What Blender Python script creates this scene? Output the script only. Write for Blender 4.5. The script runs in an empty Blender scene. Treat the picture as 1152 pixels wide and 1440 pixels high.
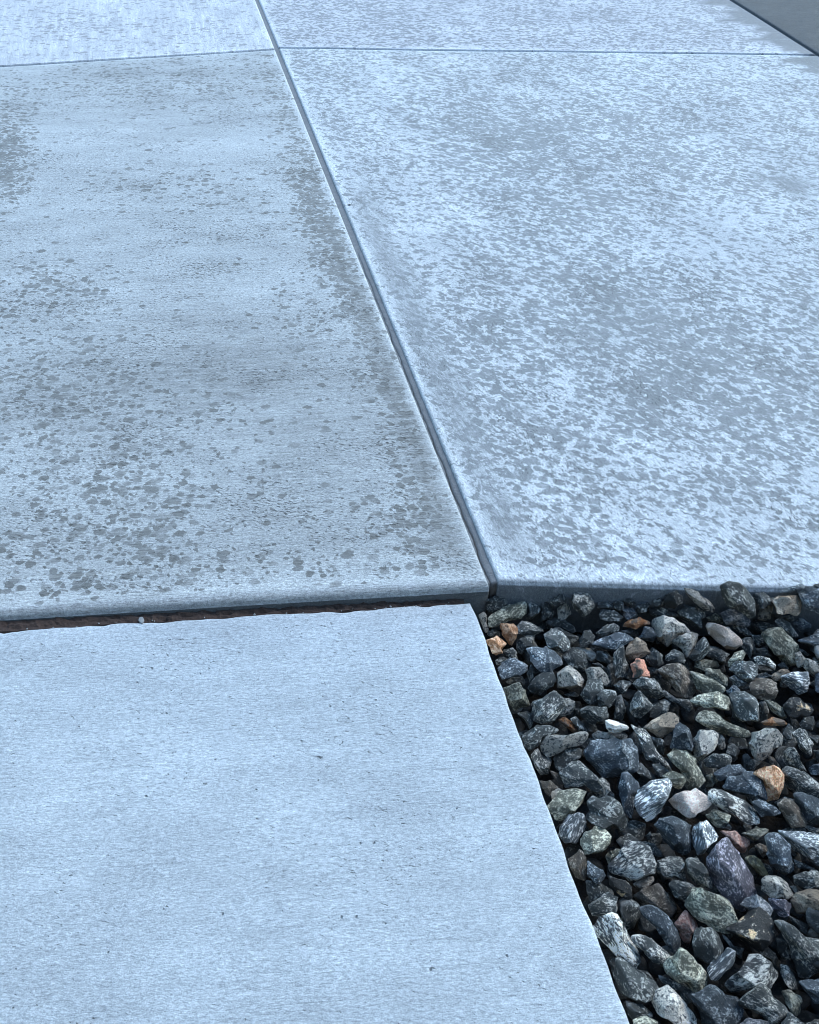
import bpy, math, random
import numpy as np
from mathutils import Matrix, Vector, noise as mnoise

random.seed(7)
rng = np.random.default_rng(11)
scene = bpy.context.scene
C = scene.collection

# ------------------------------------------------------------------ camera, sky, sun, exposure
H = 1.25                      # lens height above the driveway
F_PX, PW, PH = 1154.0, 1152.0, 1440.0
PITCH = math.atan2(1200.0, F_PX)
ROLL = math.radians(1.0)
_F = np.array([0.0, math.cos(PITCH), -math.sin(PITCH)])
_U = np.array([0.0, math.sin(PITCH), math.cos(PITCH)])
_R = np.array([1.0, 0.0, 0.0])
RV = _R * math.cos(ROLL) + _U * math.sin(ROLL)
UV = -_R * math.sin(ROLL) + _U * math.cos(ROLL)
CAM = np.array([0.0, 0.0, H])

cd = bpy.data.cameras.new('camera')
cam = bpy.data.objects.new('camera', cd)
C.objects.link(cam)
cd.sensor_fit = 'VERTICAL'
cd.sensor_height = 24.0
cd.lens = 24.0 * F_PX / PH
cd.clip_start = 0.02
cd.clip_end = 500
m4 = Matrix((( RV[0], UV[0], -_F[0], 0), (RV[1], UV[1], -_F[1], 0), (RV[2], UV[2], -_F[2], H), (0, 0, 0, 1)))
cam.matrix_world = m4
scene.camera = cam

SUN_AZ = math.radians(50.0)      # clockwise from +Y (away from the lens), towards +X
SUN_EL = math.radians(45.0)
world = bpy.data.worlds.new('World')
scene.world = world
world.use_nodes = True
wn, wl = world.node_tree.nodes, world.node_tree.links
sky = wn.new('ShaderNodeTexSky')
sky.sky_type = 'NISHITA'
sky.sun_disc = False
sky.sun_elevation = SUN_EL
sky.sun_rotation = SUN_AZ
sky.altitude = 300
sky.air_density = 2.0
sky.dust_density = 0.2
sky.ozone_density = 6.5
bg = wn['Background']
bg.inputs['Strength'].default_value = 0.15
wl.new(sky.outputs[0], bg.inputs['Color'])

sd = bpy.data.lights.new('sun', 'SUN')
sd.energy = 0.9
sd.angle = math.radians(25)
sd.color = (1.0, 0.985, 0.95)
sun = bpy.data.objects.new('sun', sd)
C.objects.link(sun)
sdir = Vector((math.sin(SUN_AZ) * math.cos(SUN_EL), math.cos(SUN_AZ) * math.cos(SUN_EL), math.sin(SUN_EL)))
sun.rotation_euler = sdir.to_track_quat('Z', 'Y').to_euler()
sun.location = (2, 4, 5)

vs = scene.view_settings
vs.view_transform = 'Standard'
vs.look = 'None'
vs.gamma = 1.0
vs.use_curve_mapping = False
scene.render.engine = 'CYCLES'
scene.cycles.filter_width = 0.9       # a crisp lens
vs.exposure = 1.56


# ------------------------------------------------------------------ helpers
def at(x, y, z=0.0):
    """point of the place seen at photograph position x, y, on the level z"""
    d = (x - PW / 2) * RV - (y - PH / 2) * UV + F_PX * _F
    return CAM + d * ((z - H) / d[2])


def to_px(P):
    """photograph position of world points (n,3)"""
    Q = np.asarray(P, float) - CAM
    dep = Q @ _F
    dep = np.where(dep < 0.05, 0.05, dep)
    return PW / 2 + (Q @ RV) / dep * F_PX, PH / 2 - (Q @ UV) / dep * F_PX, dep


def mesh_obj(name, verts, faces, mat=None, parent=None, smooth=True):
    me = bpy.data.meshes.new(name)
    me.from_pydata([tuple(map(float, v)) for v in verts], [], [tuple(int(i) for i in f) for f in faces])
    if smooth:
        me.polygons.foreach_set('use_smooth', [True] * len(me.polygons))
    me.update()
    o = bpy.data.objects.new(name, me)
    C.objects.link(o)
    if mat:
        me.materials.append(mat)
    if parent:
        o.parent = parent
    return o


def tag(o, label=None, cat=None, group=None, kind=None):
    for k, v in (('label', label), ('category', cat), ('group', group), ('kind', kind)):
        if v:
            o[k] = v
    return o


class N:
    """small node-graph writer"""
    def __init__(self, name):
        self.mat = bpy.data.materials.new(name)
        self.mat.use_nodes = True
        self.t = self.mat.node_tree
        self.n, self.l = self.t.nodes, self.t.links
        self.bsdf = self.n['Principled BSDF']

    def put(self, sock, v):
        if isinstance(v, bpy.types.NodeSocket):
            self.l.new(v, sock)
        elif v is not None:
            if sock.type == 'RGBA' and len(v) == 3:
                v = (*v, 1)
            sock.default_value = v

    def math(self, op, a, b=None, c=None, clamp=False):
        k = self.n.new('ShaderNodeMath')
        k.operation = op
        k.use_clamp = clamp
        for s, v in zip(k.inputs, (a, b, c)):
            self.put(s, v)
        return k.outputs[0]

    def vmath(self, op, a, b=None):
        k = self.n.new('ShaderNodeVectorMath')
        k.operation = op
        self.put(k.inputs[0], a)
        if b is not None:
            self.put(k.inputs[3] if op == 'SCALE' else k.inputs[1], b)
        return k.outputs[0]

    def mapping(self, v, rz=0.0, sc=(1, 1, 1), loc=(0, 0, 0)):
        # rotate first, then scale
        a = self.n.new('ShaderNodeVectorRotate')
        a.rotation_type = 'Z_AXIS'
        a.inputs['Angle'].default_value = rz
        self.put(a.inputs['Vector'], v)
        b = self.n.new('ShaderNodeMapping')
        b.inputs['Scale'].default_value = sc
        b.inputs['Location'].default_value = loc
        self.l.new(a.outputs[0], b.inputs['Vector'])
        return b.outputs[0]

    def noise(self, v, scale, detail=3.0, rough=0.55, dist=0.0, col=False):
        k = self.n.new('ShaderNodeTexNoise')
        self.put(k.inputs['Vector'], v)
        k.inputs['Scale'].default_value = scale
        k.inputs['Detail'].default_value = detail
        k.inputs['Roughness'].default_value = rough
        k.inputs['Distortion'].default_value = dist
        return k.outputs['Color' if col else 'Fac']

    def voronoi(self, v, scale, dim='2D', feature='F1'):
        k = self.n.new('ShaderNodeTexVoronoi')
        k.voronoi_dimensions = dim
        k.feature = feature
        self.put(k.inputs['Vector'], v)
        k.inputs['Scale'].default_value = scale
        return k.outputs['Distance'], k.outputs['Color']

    def step(self, x, lo, hi):
        k = self.n.new('ShaderNodeMapRange')
        k.interpolation_type = 'SMOOTHSTEP'
        self.put(k.inputs['Value'], x)
        self.put(k.inputs['From Min'], lo)
        self.put(k.inputs['From Max'], hi)
        return k.outputs[0]

    def mix(self, f, a, b, mode='MIX'):
        k = self.n.new('ShaderNodeMix')
        k.data_type = 'RGBA'
        k.blend_type = mode
        self.put(k.inputs[0], f)
        self.put(k.inputs[6], a)
        self.put(k.inputs[7], b)
        return k.outputs[2]

    def gray(self, v):
        k = self.n.new('ShaderNodeCombineColor')
        for s in k.inputs:
            self.put(s, v)
        return k.outputs[0]

    def attr(self, name, out='Fac'):
        k = self.n.new('ShaderNodeAttribute')
        k.attribute_name = name
        return k.outputs[out]

    def bump(self, h, dist, strength=1.0, normal=None):
        k = self.n.new('ShaderNodeBump')
        k.inputs['Strength'].default_value = strength
        k.inputs['Distance'].default_value = dist
        self.put(k.inputs['Height'], h)
        if normal is not None:
            self.l.new(normal, k.inputs['Normal'])
        return k.outputs[0]


# ------------------------------------------------------------------ materials
def concrete(name, broom, dry=(0.43, 0.425, 0.42), wet=(0.205, 0.205, 0.20), drop=44.0, dab=0.0, drop_rot=0.0,
             streak=1.0, line_scale=150, pit=1.0, speck=1.0, seed=0.0, wet_strength=0.95, spec=0.35, paste=0.16):
    """brushed concrete: broom = direction of the broom lines in radians; vertex data 'drops' and 'damp' say where rain has wetted it"""
    g = N(name)
    geo = g.n.new('ShaderNodeNewGeometry')
    pos = g.vmath('ADD', geo.outputs['Position'], (seed, seed * 1.7, 0))
    drops, damp, worn = g.attr('drops'), g.attr('damp'), g.attr('worn')
    rough_zone = g.step(g.noise(g.mapping(pos, -broom, (3.0, 5.5, 3)), 1.0, 5, 0.7), 0.22, 0.80)
    # broom lines
    line_a = g.noise(g.mapping(pos, -broom, (5, line_scale, 1)), 1.0, 5, 0.65)
    line_b = g.noise(g.mapping(pos, -broom, (26, 460, 1)), 1.0, 4, 0.7)
    grain = g.noise(g.mapping(pos, -broom, (150, 300, 200)), 1.0, 5, 0.75)
    fine = g.noise(pos, 520.0, 3, 0.7)
    # here and there one deep bristle mark
    mark_n = g.noise(g.mapping(pos, -broom, (4, 330, 1)), 1.0, 2, 0.5)
    marks = g.math('MULTIPLY', g.step(mark_n, 0.66, 0.72), g.step(g.noise(pos, 3.3, 3), 0.45, 0.62))
    # torn specks dragged along the broom, and small round holes
    pit_n = g.noise(g.mapping(pos, -broom + 0.35, (95, 250, 120)), 1.0, 4, 0.68, 0.5)
    pit_lim = g.math('MULTIPLY_ADD', rough_zone, -0.10 * pit, 0.685)
    pits = g.step(pit_n, pit_lim, g.math('ADD', pit_lim, 0.06))
    vd, vc = g.voronoi(g.vmath('ADD', pos, g.vmath('SCALE', g.noise(pos, 300.0, 2, 0.5, 0, True), 0.004)), 46.0)
    hsep = g.n.new('ShaderNodeSeparateColor')
    g.l.new(vc, hsep.inputs[0])
    hole = g.math('MULTIPLY', g.step(vd, g.math('MULTIPLY_ADD', hsep.outputs[1], 0.10, 0.05), 0.02), g.step(hsep.outputs[0], 0.955, 0.96))
    pits = g.math('MAXIMUM', pits, g.math('MULTIPLY', hole, 0.9))
    pits = g.math('MULTIPLY', pits, g.math('SUBTRACT', 1.0, g.math('MULTIPLY', worn, 0.9)))
    # tone of the dry surface
    big = g.noise(pos, 1.9, 4, 0.6)
    mid = g.noise(g.mapping(pos, -broom, (5, 13, 8)), 1.0, 5, 0.7)
    band = g.noise(g.mapping(pos, -broom, (0.7, 5.0, 2)), 1.0, 3, 0.6)
    k = g.math('MULTIPLY', g.math('MULTIPLY_ADD', big, 0.40, 0.80), g.math('MULTIPLY_ADD', band, 0.46, 0.77))
    k = g.math('MULTIPLY', k, g.math('MULTIPLY_ADD', mid, 0.58, 0.71))
    k = g.math('MULTIPLY', k, g.math('ADD', 1.0, g.math('MULTIPLY', g.math('SUBTRACT', line_a, 0.5), g.math('MULTIPLY_ADD', g.noise(pos, 4.0, 2), 1.3 * streak, -0.1 * streak))))
    k = g.math('MULTIPLY', k, g.math('MULTIPLY_ADD', line_b, 0.36 * streak, 1.0 - 0.18 * streak))
    k = g.math('MULTIPLY', k, g.math('MULTIPLY_ADD', grain, 1.9 * speck, 1.0 - 0.95 * speck))
    fleck = g.noise(g.mapping(pos, -broom, (85, 170, 100)), 1.0, 4, 0.7)
    k = g.math('MULTIPLY', k, g.math('MULTIPLY_ADD', fleck, 0.8 * speck, 1.0 - 0.4 * speck))
    k = g.math('MULTIPLY', k, g.math('MULTIPLY_ADD', fine, 1.1 * speck, 1.0 - 0.55 * speck))
    k = g.math('MULTIPLY', k, g.math('MULTIPLY_ADD', worn, paste, 1.0))
    dry_c = g.mix(1.0, g.gray(k), dry, 'MULTIPLY')
    # rain drops: rounded spots of three sizes with torn edges, running together where dense
    wob = g.vmath('SUBTRACT', g.noise(pos, 85.0, 4, 0.65, 0, True), (0.5, 0.5, 0.5))
    dpos = g.vmath('ADD', pos, g.vmath('SCALE', wob, 0.016))
    dens = g.math('MULTIPLY', drops, g.math('MULTIPLY_ADD', g.noise(pos, 8.0, 4, 0.6), 1.9, 0.05))
    dens = g.math('ADD', dens, g.math('MULTIPLY', g.math('MULTIPLY', drops, 1.1), g.math('SUBTRACT', g.noise(pos, 2.4, 3, 0.6), 0.5)))

    def layer(scale, lo, hi, rot):
        d, c = g.voronoi(g.mapping(dpos, rot, (0.8, 1.15, 1)), scale)
        sep = g.n.new('ShaderNodeSeparateColor')
        g.l.new(c, sep.inputs[0])
        here = g.step(g.math('SUBTRACT', dens, sep.outputs[0]), 0.0, 0.04)
        rad = g.math('ADD', g.math('MULTIPLY_ADD', sep.outputs[1], hi - lo, lo), g.math('MULTIPLY', dens, 0.16))
        return g.math('MULTIPLY', here, g.math('MULTIPLY', g.step(d, g.math('ADD', rad, 0.08), g.math('SUBTRACT', rad, 0.06)), g.math('MULTIPLY_ADD', sep.outputs[2], 0.5, 0.55)))
    if dab:
        # dense rain blown one way: elongated dabs
        n1 = g.noise(g.mapping(pos, drop_rot, (30, 46, 36)), 1.0, 5, 0.62, 0.15)
        n2 = g.noise(g.mapping(pos, drop_rot + 0.25, (74, 115, 80)), 1.0, 4, 0.62, 0.1)
        nn = g.math('MULTIPLY_ADD', n2, 0.42, g.math('MULTIPLY', n1, 0.58))
        lim = g.math('MULTIPLY_ADD', dens, -0.17, 0.600)
        w = g.math('MULTIPLY', g.step(nn, g.math('SUBTRACT', lim, 0.030), g.math('ADD', lim, 0.026)), g.math('MULTIPLY_ADD', g.noise(pos, 21.0, 3), 0.7, 0.62))
        w = g.math('MAXIMUM', w, g.math('MULTIPLY', layer(drop, 0.20, 0.36, drop_rot), 0.9))
    else:
        w = g.math('MAXIMUM', layer(drop, 0.24, 0.46, drop_rot), layer(drop * 1.9, 0.20, 0.44, drop_rot + 0.4))
        w = g.math('MAXIMUM', w, g.math('MULTIPLY', layer(drop * 0.62, 0.20, 0.36, drop_rot - 0.3), 0.85))
    w = g.math('MULTIPLY', w, g.math('MULTIPLY_ADD', g.noise(pos, 26.0, 3), 0.8, 0.62))
    soak = g.math('MULTIPLY', damp, g.math('MULTIPLY_ADD', g.noise(g.mapping(pos, -broom, (16, 75, 30)), 1.0, 5, 0.7), 3.6, -0.95), clamp=True)
    w = g.math('MAXIMUM', w, soak)
    w = g.math('MULTIPLY', w, g.math('MULTIPLY_ADD', grain, 1.3, 0.38), clamp=True)
    w = g.math('MULTIPLY', w, wet_strength)
    pits = g.math('MAXIMUM', pits, g.math('MULTIPLY', marks, 0.35 * streak))
    wet_c = g.mix(1.0, g.gray(g.math('MULTIPLY_ADD', g.math('SUBTRACT', k, 1.0), 0.6, 1.0)), wet, 'MULTIPLY')
    col = g.mix(w, dry_c, wet_c)
    soaked_and_sides = g.math('SUBTRACT', damp, 1.0, clamp=True)  # beyond full damp: soaked margins, and the darkened slab sides
    col = g.mix(soaked_and_sides, col, g.mix(1.0, wet_c, (0.42, 0.43, 0.43), 'MULTIPLY'))
    col = g.mix(g.math('MULTIPLY', pits, 0.8), col, (0.045, 0.045, 0.045))
    g.put(g.bsdf.inputs['Base Color'], col)
    g.put(g.bsdf.inputs['Roughness'], g.math('MULTIPLY_ADD', w, -0.25, 0.86))
    g.bsdf.inputs['Specular IOR Level'].default_value = spec
    h = g.math('MULTIPLY_ADD', line_a, 0.5 * streak, g.math('MULTIPLY', grain, 1.0))
    h = g.math('ADD', h, g.math('MULTIPLY', line_b, 0.35 * streak))
    h = g.math('ADD', h, g.math('MULTIPLY', fine, 0.4))
    h = g.math('SUBTRACT', h, g.math('MULTIPLY', pits, 1.2))
    g.put(g.bsdf.inputs['Normal'], g.bump(h, 0.003, 0.9))
    return g.mat


def rough_mat(name, a, b, scale, rough=0.9, bump=0.003):
    g = N(name)
    geo = g.n.new('ShaderNodeNewGeometry')
    n1 = g.noise(geo.outputs['Position'], scale, 5, 0.65)
    n2 = g.noise(geo.outputs['Position'], scale * 5.5, 4, 0.7)
    f = g.math('MULTIPLY_ADD', n2, 0.9, g.math('MULTIPLY_ADD', n1, 1.2, -0.55), clamp=True)
    g.put(g.bsdf.inputs['Base Color'], g.mix(f, a, b))
    g.bsdf.inputs['Roughness'].default_value = rough
    g.put(g.bsdf.inputs['Normal'], g.bump(g.math('ADD', n1, n2), bump))
    return g.mat


def stone_mat(name, a, b, thr, width, scale, aniso=1.0, big=45.0, patch=0.55, c=None, c_thr=0.6, rough=0.6, tone_attr=False, dist=0.3):
    """crushed rock: body colour a with crystals or veins b; c = a second mineral in large patches; tone comes from the object's colour"""
    wm = (lambda q: (q[0] * 1.22, q[1] * 1.10, q[2] * 0.93)) if name.split('_')[0] in ('tan', 'rusty', 'coral', 'pink', 'pinkish') else (lambda q: (q[0] * 1.32, q[1] * 1.20, q[2] * 1.02))
    a, b, c = wm(a), wm(b), (wm(c) if c else None)
    g = N(name)
    tc = g.n.new('ShaderNodeTexCoord')
    oi = g.n.new('ShaderNodeObjectInfo')
    off = g.vmath('SCALE', (37.0, 71.0, 13.0), oi.outputs['Random'])
    v = g.vmath('ADD', tc.outputs['Object'], off)
    mp = g.n.new('ShaderNodeMapping')
    mp.inputs['Scale'].default_value = (1.0 / aniso, 1.0, 1.0)
    mp.inputs['Rotation'].default_value = (0.25, 0.3, 0.15)
    g.l.new(v, mp.inputs['Vector'])
    u = mp.outputs[0]
    n1 = g.noise(u, scale, 6, 0.68, dist)
    n2 = g.noise(v, big, 3, 0.6)
    n3 = g.noise(v, scale * 2.4, 4, 0.75)
    lim = g.math('MULTIPLY_ADD', g.math('SUBTRACT', n2, 0.5), -patch, thr)
    f = g.step(n1, g.math('SUBTRACT', lim, width), g.math('ADD', lim, width))
    col = g.mix(f, a, b)
    if c:
        f2 = g.step(n2, c_thr - 0.03, c_thr + 0.05)
        col = g.mix(g.math('MULTIPLY', f2, g.math('MULTIPLY_ADD', n3, 0.9, 0.4), clamp=True), col, c)
    k = g.math('MULTIPLY', g.math('MULTIPLY_ADD', n3, 2.8, -0.42), g.math('MULTIPLY_ADD', n2, 1.1, 0.45), clamp=False)
    col = g.mix(1.0, col, g.gray(k), 'MULTIPLY')
    geo = g.n.new('ShaderNodeNewGeometry')
    edge = g.step(geo.outputs['Pointiness'], 0.52, 0.58)
    col = g.mix(g.math('MULTIPLY', edge, g.math('MULTIPLY', n3, 0.75)), col, g.mix(0.35, b, (0.3, 0.3, 0.3)))
    tone = g.attr('tone', 'Color') if tone_attr else oi.outputs['Color']
    col = g.mix(1.0, col, tone, 'MULTIPLY')
    g.put(g.bsdf.inputs['Base Color'], col)
    g.put(g.bsdf.inputs['Roughness'], g.math('MULTIPLY_ADD', n3, 0.3, rough - 0.15))
    g.bsdf.inputs['Specular IOR Level'].default_value = 0.3
    nb = g.bump(n2, 0.004, 0.6)
    g.put(g.bsdf.inputs['Normal'], g.bump(g.math('ADD', g.math('MULTIPLY', n1, 1.2), g.math('MULTIPLY', n3, 0.8)), 0.0042, 1.0, nb))
    return g.mat


SLATE = (0.031, 0.036, 0.038)
M = {
    's': stone_mat('slate_stone', SLATE, (0.24, 0.26, 0.265), 0.585, 0.06, 300, 1.6),
    'u': stone_mat('blue_slate', (0.033, 0.043, 0.055), (0.23, 0.27, 0.31), 0.59, 0.07, 340, 1.3),
    'm': stone_mat('violet_slate', (0.046, 0.046, 0.060), (0.28, 0.28, 0.34), 0.575, 0.07, 320, 1.4),
    'l': stone_mat('pale_blue_stone', (0.085, 0.10, 0.12), (0.36, 0.375, 0.41), 0.53, 0.08, 280, 1.3),
    'q': stone_mat('greenish_stone', (0.060, 0.065, 0.055), (0.29, 0.30, 0.26), 0.54, 0.08, 280, 1.5),
    'b': stone_mat('brown_grey_stone', (0.064, 0.056, 0.048), (0.25, 0.23, 0.205), 0.57, 0.08, 280, 1.5),
    'r': stone_mat('rusty_stone', (0.11, 0.050, 0.022), (0.24, 0.15, 0.09), 0.55, 0.08, 220, 1.5, c=(0.055, 0.052, 0.048), c_thr=0.55),
    'o': stone_mat('tan_stone', (0.30, 0.155, 0.080), (0.56, 0.40, 0.29), 0.51, 0.10, 150, 1.6, 60, c=(0.15, 0.07, 0.035), c_thr=0.60),
    't': stone_mat('speckled_tan_stone', (0.22, 0.185, 0.15), (0.05, 0.045, 0.04), 0.56, 0.06, 230, 1.3, c=(0.40, 0.35, 0.29), c_thr=0.56),
    'p': stone_mat('pink_stone', (0.36, 0.20, 0.175), (0.55, 0.42, 0.38), 0.54, 0.08, 200, 1.0, c=(0.13, 0.085, 0.08), c_thr=0.64),
    'k': stone_mat('pinkish_white_stone', (0.52, 0.46, 0.43), (0.20, 0.19, 0.19), 0.65, 0.06, 240, 1.6, c=(0.66, 0.60, 0.57), c_thr=0.5),
    'w': stone_mat('white_quartz', (0.60, 0.60, 0.58), (0.12, 0.13, 0.13), 0.64, 0.05, 210, 1.2),
    'g': stone_mat('granite_stone', (0.34, 0.34, 0.325), (0.045, 0.05, 0.055), 0.54, 0.06, 250, 1.2, c=(0.46, 0.46, 0.45), c_thr=0.60),
    'v': stone_mat('veined_stone', (0.034, 0.040, 0.043), (0.34, 0.355, 0.355), 0.56, 0.065, 400, 2.0, dist=0.5),
    'f': stone_mat('striped_stone', (0.055, 0.066, 0.078), (0.42, 0.455, 0.49), 0.55, 0.06, 300, 7.5, patch=0.35, dist=0.5),
    'h': stone_mat('black_white_stone', (0.045, 0.050, 0.055), (0.46, 0.48, 0.48), 0.53, 0.07, 320, 3.2, patch=0.7, dist=0.6),
    'z': stone_mat('black_tan_stone', (0.022, 0.023, 0.024), (0.24, 0.23, 0.21), 0.61, 0.05, 220, 1.3, c=(0.46, 0.35, 0.22), c_thr=0.62),
    'x': stone_mat('coral_faced_stone', (0.075, 0.075, 0.068), (0.20, 0.195, 0.18), 0.56, 0.07, 220, 1.2, 26, c=(0.66, 0.32, 0.23), c_thr=0.46),
    'y': stone_mat('yellowish_stone', (0.14, 0.125, 0.075), (0.42, 0.39, 0.26), 0.56, 0.06, 200, 2.2, c=(0.045, 0.045, 0.04), c_thr=0.58),
}
M_FILL = stone_mat('under_stone', SLATE, (0.15, 0.16, 0.165), 0.60, 0.07, 300, 1.5, tone_attr=True)


# ------------------------------------------------------------------ the plan: lines on the driveway level
def line(p, q):
    p, q = np.asarray(p, float)[:2], np.asarray(q, float)[:2]
    return p, (q - p) / np.linalg.norm(q - p)


def cross(l1, l2):
    (p, d), (q, e) = l1, l2
    t = np.linalg.solve(np.array([d, -e]).T, q - p)
    return p + d * t[0]


def shift(l, s):          # to the left of its direction
    p, d = l
    return p + np.array([-d[1], d[0]]) * s, d


J = line(at(690, 808), at(376, 35))             # long control joint
T = line(at(1152, 77), at(1030, 0))             # joint to the dark slab
CL = line(at(0, 93), at(390, 69))               # far cross joint, both halves
CR = line(at(390, 67), at(1152, 77))
FL = line(at(0, 864), at(640, 826))             # driveway edge, both halves
FR = line(at(690, 816), at(1100, 827))
LB = shift(J, 3.05)
GAP = 0.0098
far_p = np.array([0.0, 9.0])
FAR = (far_p, CR[1])


# wet areas, in photograph coordinates: x, y, half width, half height, turn (degrees), amount
DROPS = {
    'near_west': [(0, 0, 9e3, 9e3, 0, .05), (405, 140, 26, 80, -18, .3), (432, 250, 34, 60, -20, .55), (462, 330, 34, 60, -22, .68), (508, 420, 34, 70, -22, .66),
                  (545, 520, 36, 60, -22, .45), (600, 660, 50, 110, -22, .35), (570, 740, 60, 60, 0, .42), (150, 640, 260, 140, 0, .16),
                  (190, 710, 95, 70, 20, .30), (60, 560, 120, 60, 0, .18), (60, 500, 120, 60, 0, .14), (60, 410, 110, 40, 0, .3), (60, 780, 160, 50, 0, .22),
                  (120, 830, 160, 22, 0, .34), (8, 215, 34, 60, 0, .9), (215, 115, 190, 40, 0, .22), (260, 270, 120, 25, 0, .15), (420, 800, 160, 25, 0, .3),
                  (430, 450, 60, 50, 0, .25)],
    'near_east': [(0, 0, 9e3, 9e3, 0, .47), (860, 470, 190, 100, 8, .22), (700, 600, 160, 80, 0, .14), (760, 230, 260, 90, 0, .16), (690, 180, 110, 40, 10, .14),
                  (1010, 320, 110, 60, 0, -.16), (900, 760, 320, 40, 0, -.05), (580, 300, 80, 100, -20, -.14), (560, 150, 80, 90, -20, -.12),
                  (900, 806, 500, 8, 0, -.35), (1050, 560, 160, 90, 0, .14)],
    'far_west': [(0, 0, 9e3, 9e3, 0, .16), (110, 35, 60, 20, 0, .2)],
    'far_east': [(0, 0, 9e3, 9e3, 0, .50)],
    'dark': [], 'walk': [],
}
DAMP = {
    'near_west': [(300, 600, 330, 190, 0, .22), (330, 500, 120, 70, 0, .20), (100, 530, 200, 90, 0, .16), (200, 130, 240, 60, 0, .10), (170, 115, 60, 26, 0, .14), 
                  (518, 440, 16, 50, -22, .6), (566, 560, 20, 80, -22, .62), (614, 680, 26, 80, -22, .55), (640, 770, 40, 50, -20, .4), (200, 300, 260, 60, 0, .10),
                  (480, 620, 140, 160, 0, .12), (320, 852, 420, 10, -4, .12)],
    'near_east': [(860, 455, 120, 50, 10, .16), (830, 480, 50, 26, 0, .30), (905, 432, 55, 18, 0, .30), (566, 420, 30, 90, -22, .62), (632, 570, 34, 110, -22, .66), (706, 735, 30, 60, -24, .72),
                  (520, 300, 20, 70, -20, .55), (1112, 260, 26, 12, 12, 1.1), (1068, 247, 16, 5, 25, .6), (610, 345, 40, 14, 20, .25), (1060, 345, 70, 20, 30, .12), (690, 320, 50, 16, 0, .12)],
    'far_west': [], 'far_east': [(760, 20, 400, 22, 0, .14)],
    'dark': [(0, 0, 9e3, 9e3, 0, .8)], 'walk': [],
}


def field(blobs, X, Y):
    s = np.zeros_like(X)
    for x, y, rx, ry, t, a in blobs:
        t = math.radians(t)
        dx, dy = X - x, Y - y
        u = (dx * math.cos(t) + dy * math.sin(t)) / rx
        v = (-dx * math.sin(t) + dy * math.cos(t)) / ry
        s += a * np.exp(-0.9 * (u * u + v * v) ** 1.4)
    return np.clip(s, 0, 1.2)


def steps(n_len, fine_lo, fine_hi, step):
    """positions 0..n_len, crowded near both ends and at listed spots"""
    s = set(np.round(np.linspace(0, n_len, max(3, int(n_len / step))), 5))
    for r in fine_lo:
        s.add(round(r, 5))
    for r in fine_hi:
        s.add(round(n_len - r, 5))
    a = np.array(sorted(x for x in s if 0 <= x <= n_len))
    keep = [0]
    for i in range(1, len(a)):
        if a[i] - a[keep[-1]] > 0.0006:
            keep.append(i)
    return a[keep]


def rim(r):
    return [0, r * .06, r * .16, r * .3, r * .48, r * .7, r, r * 1.5, r * 2.4]


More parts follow.
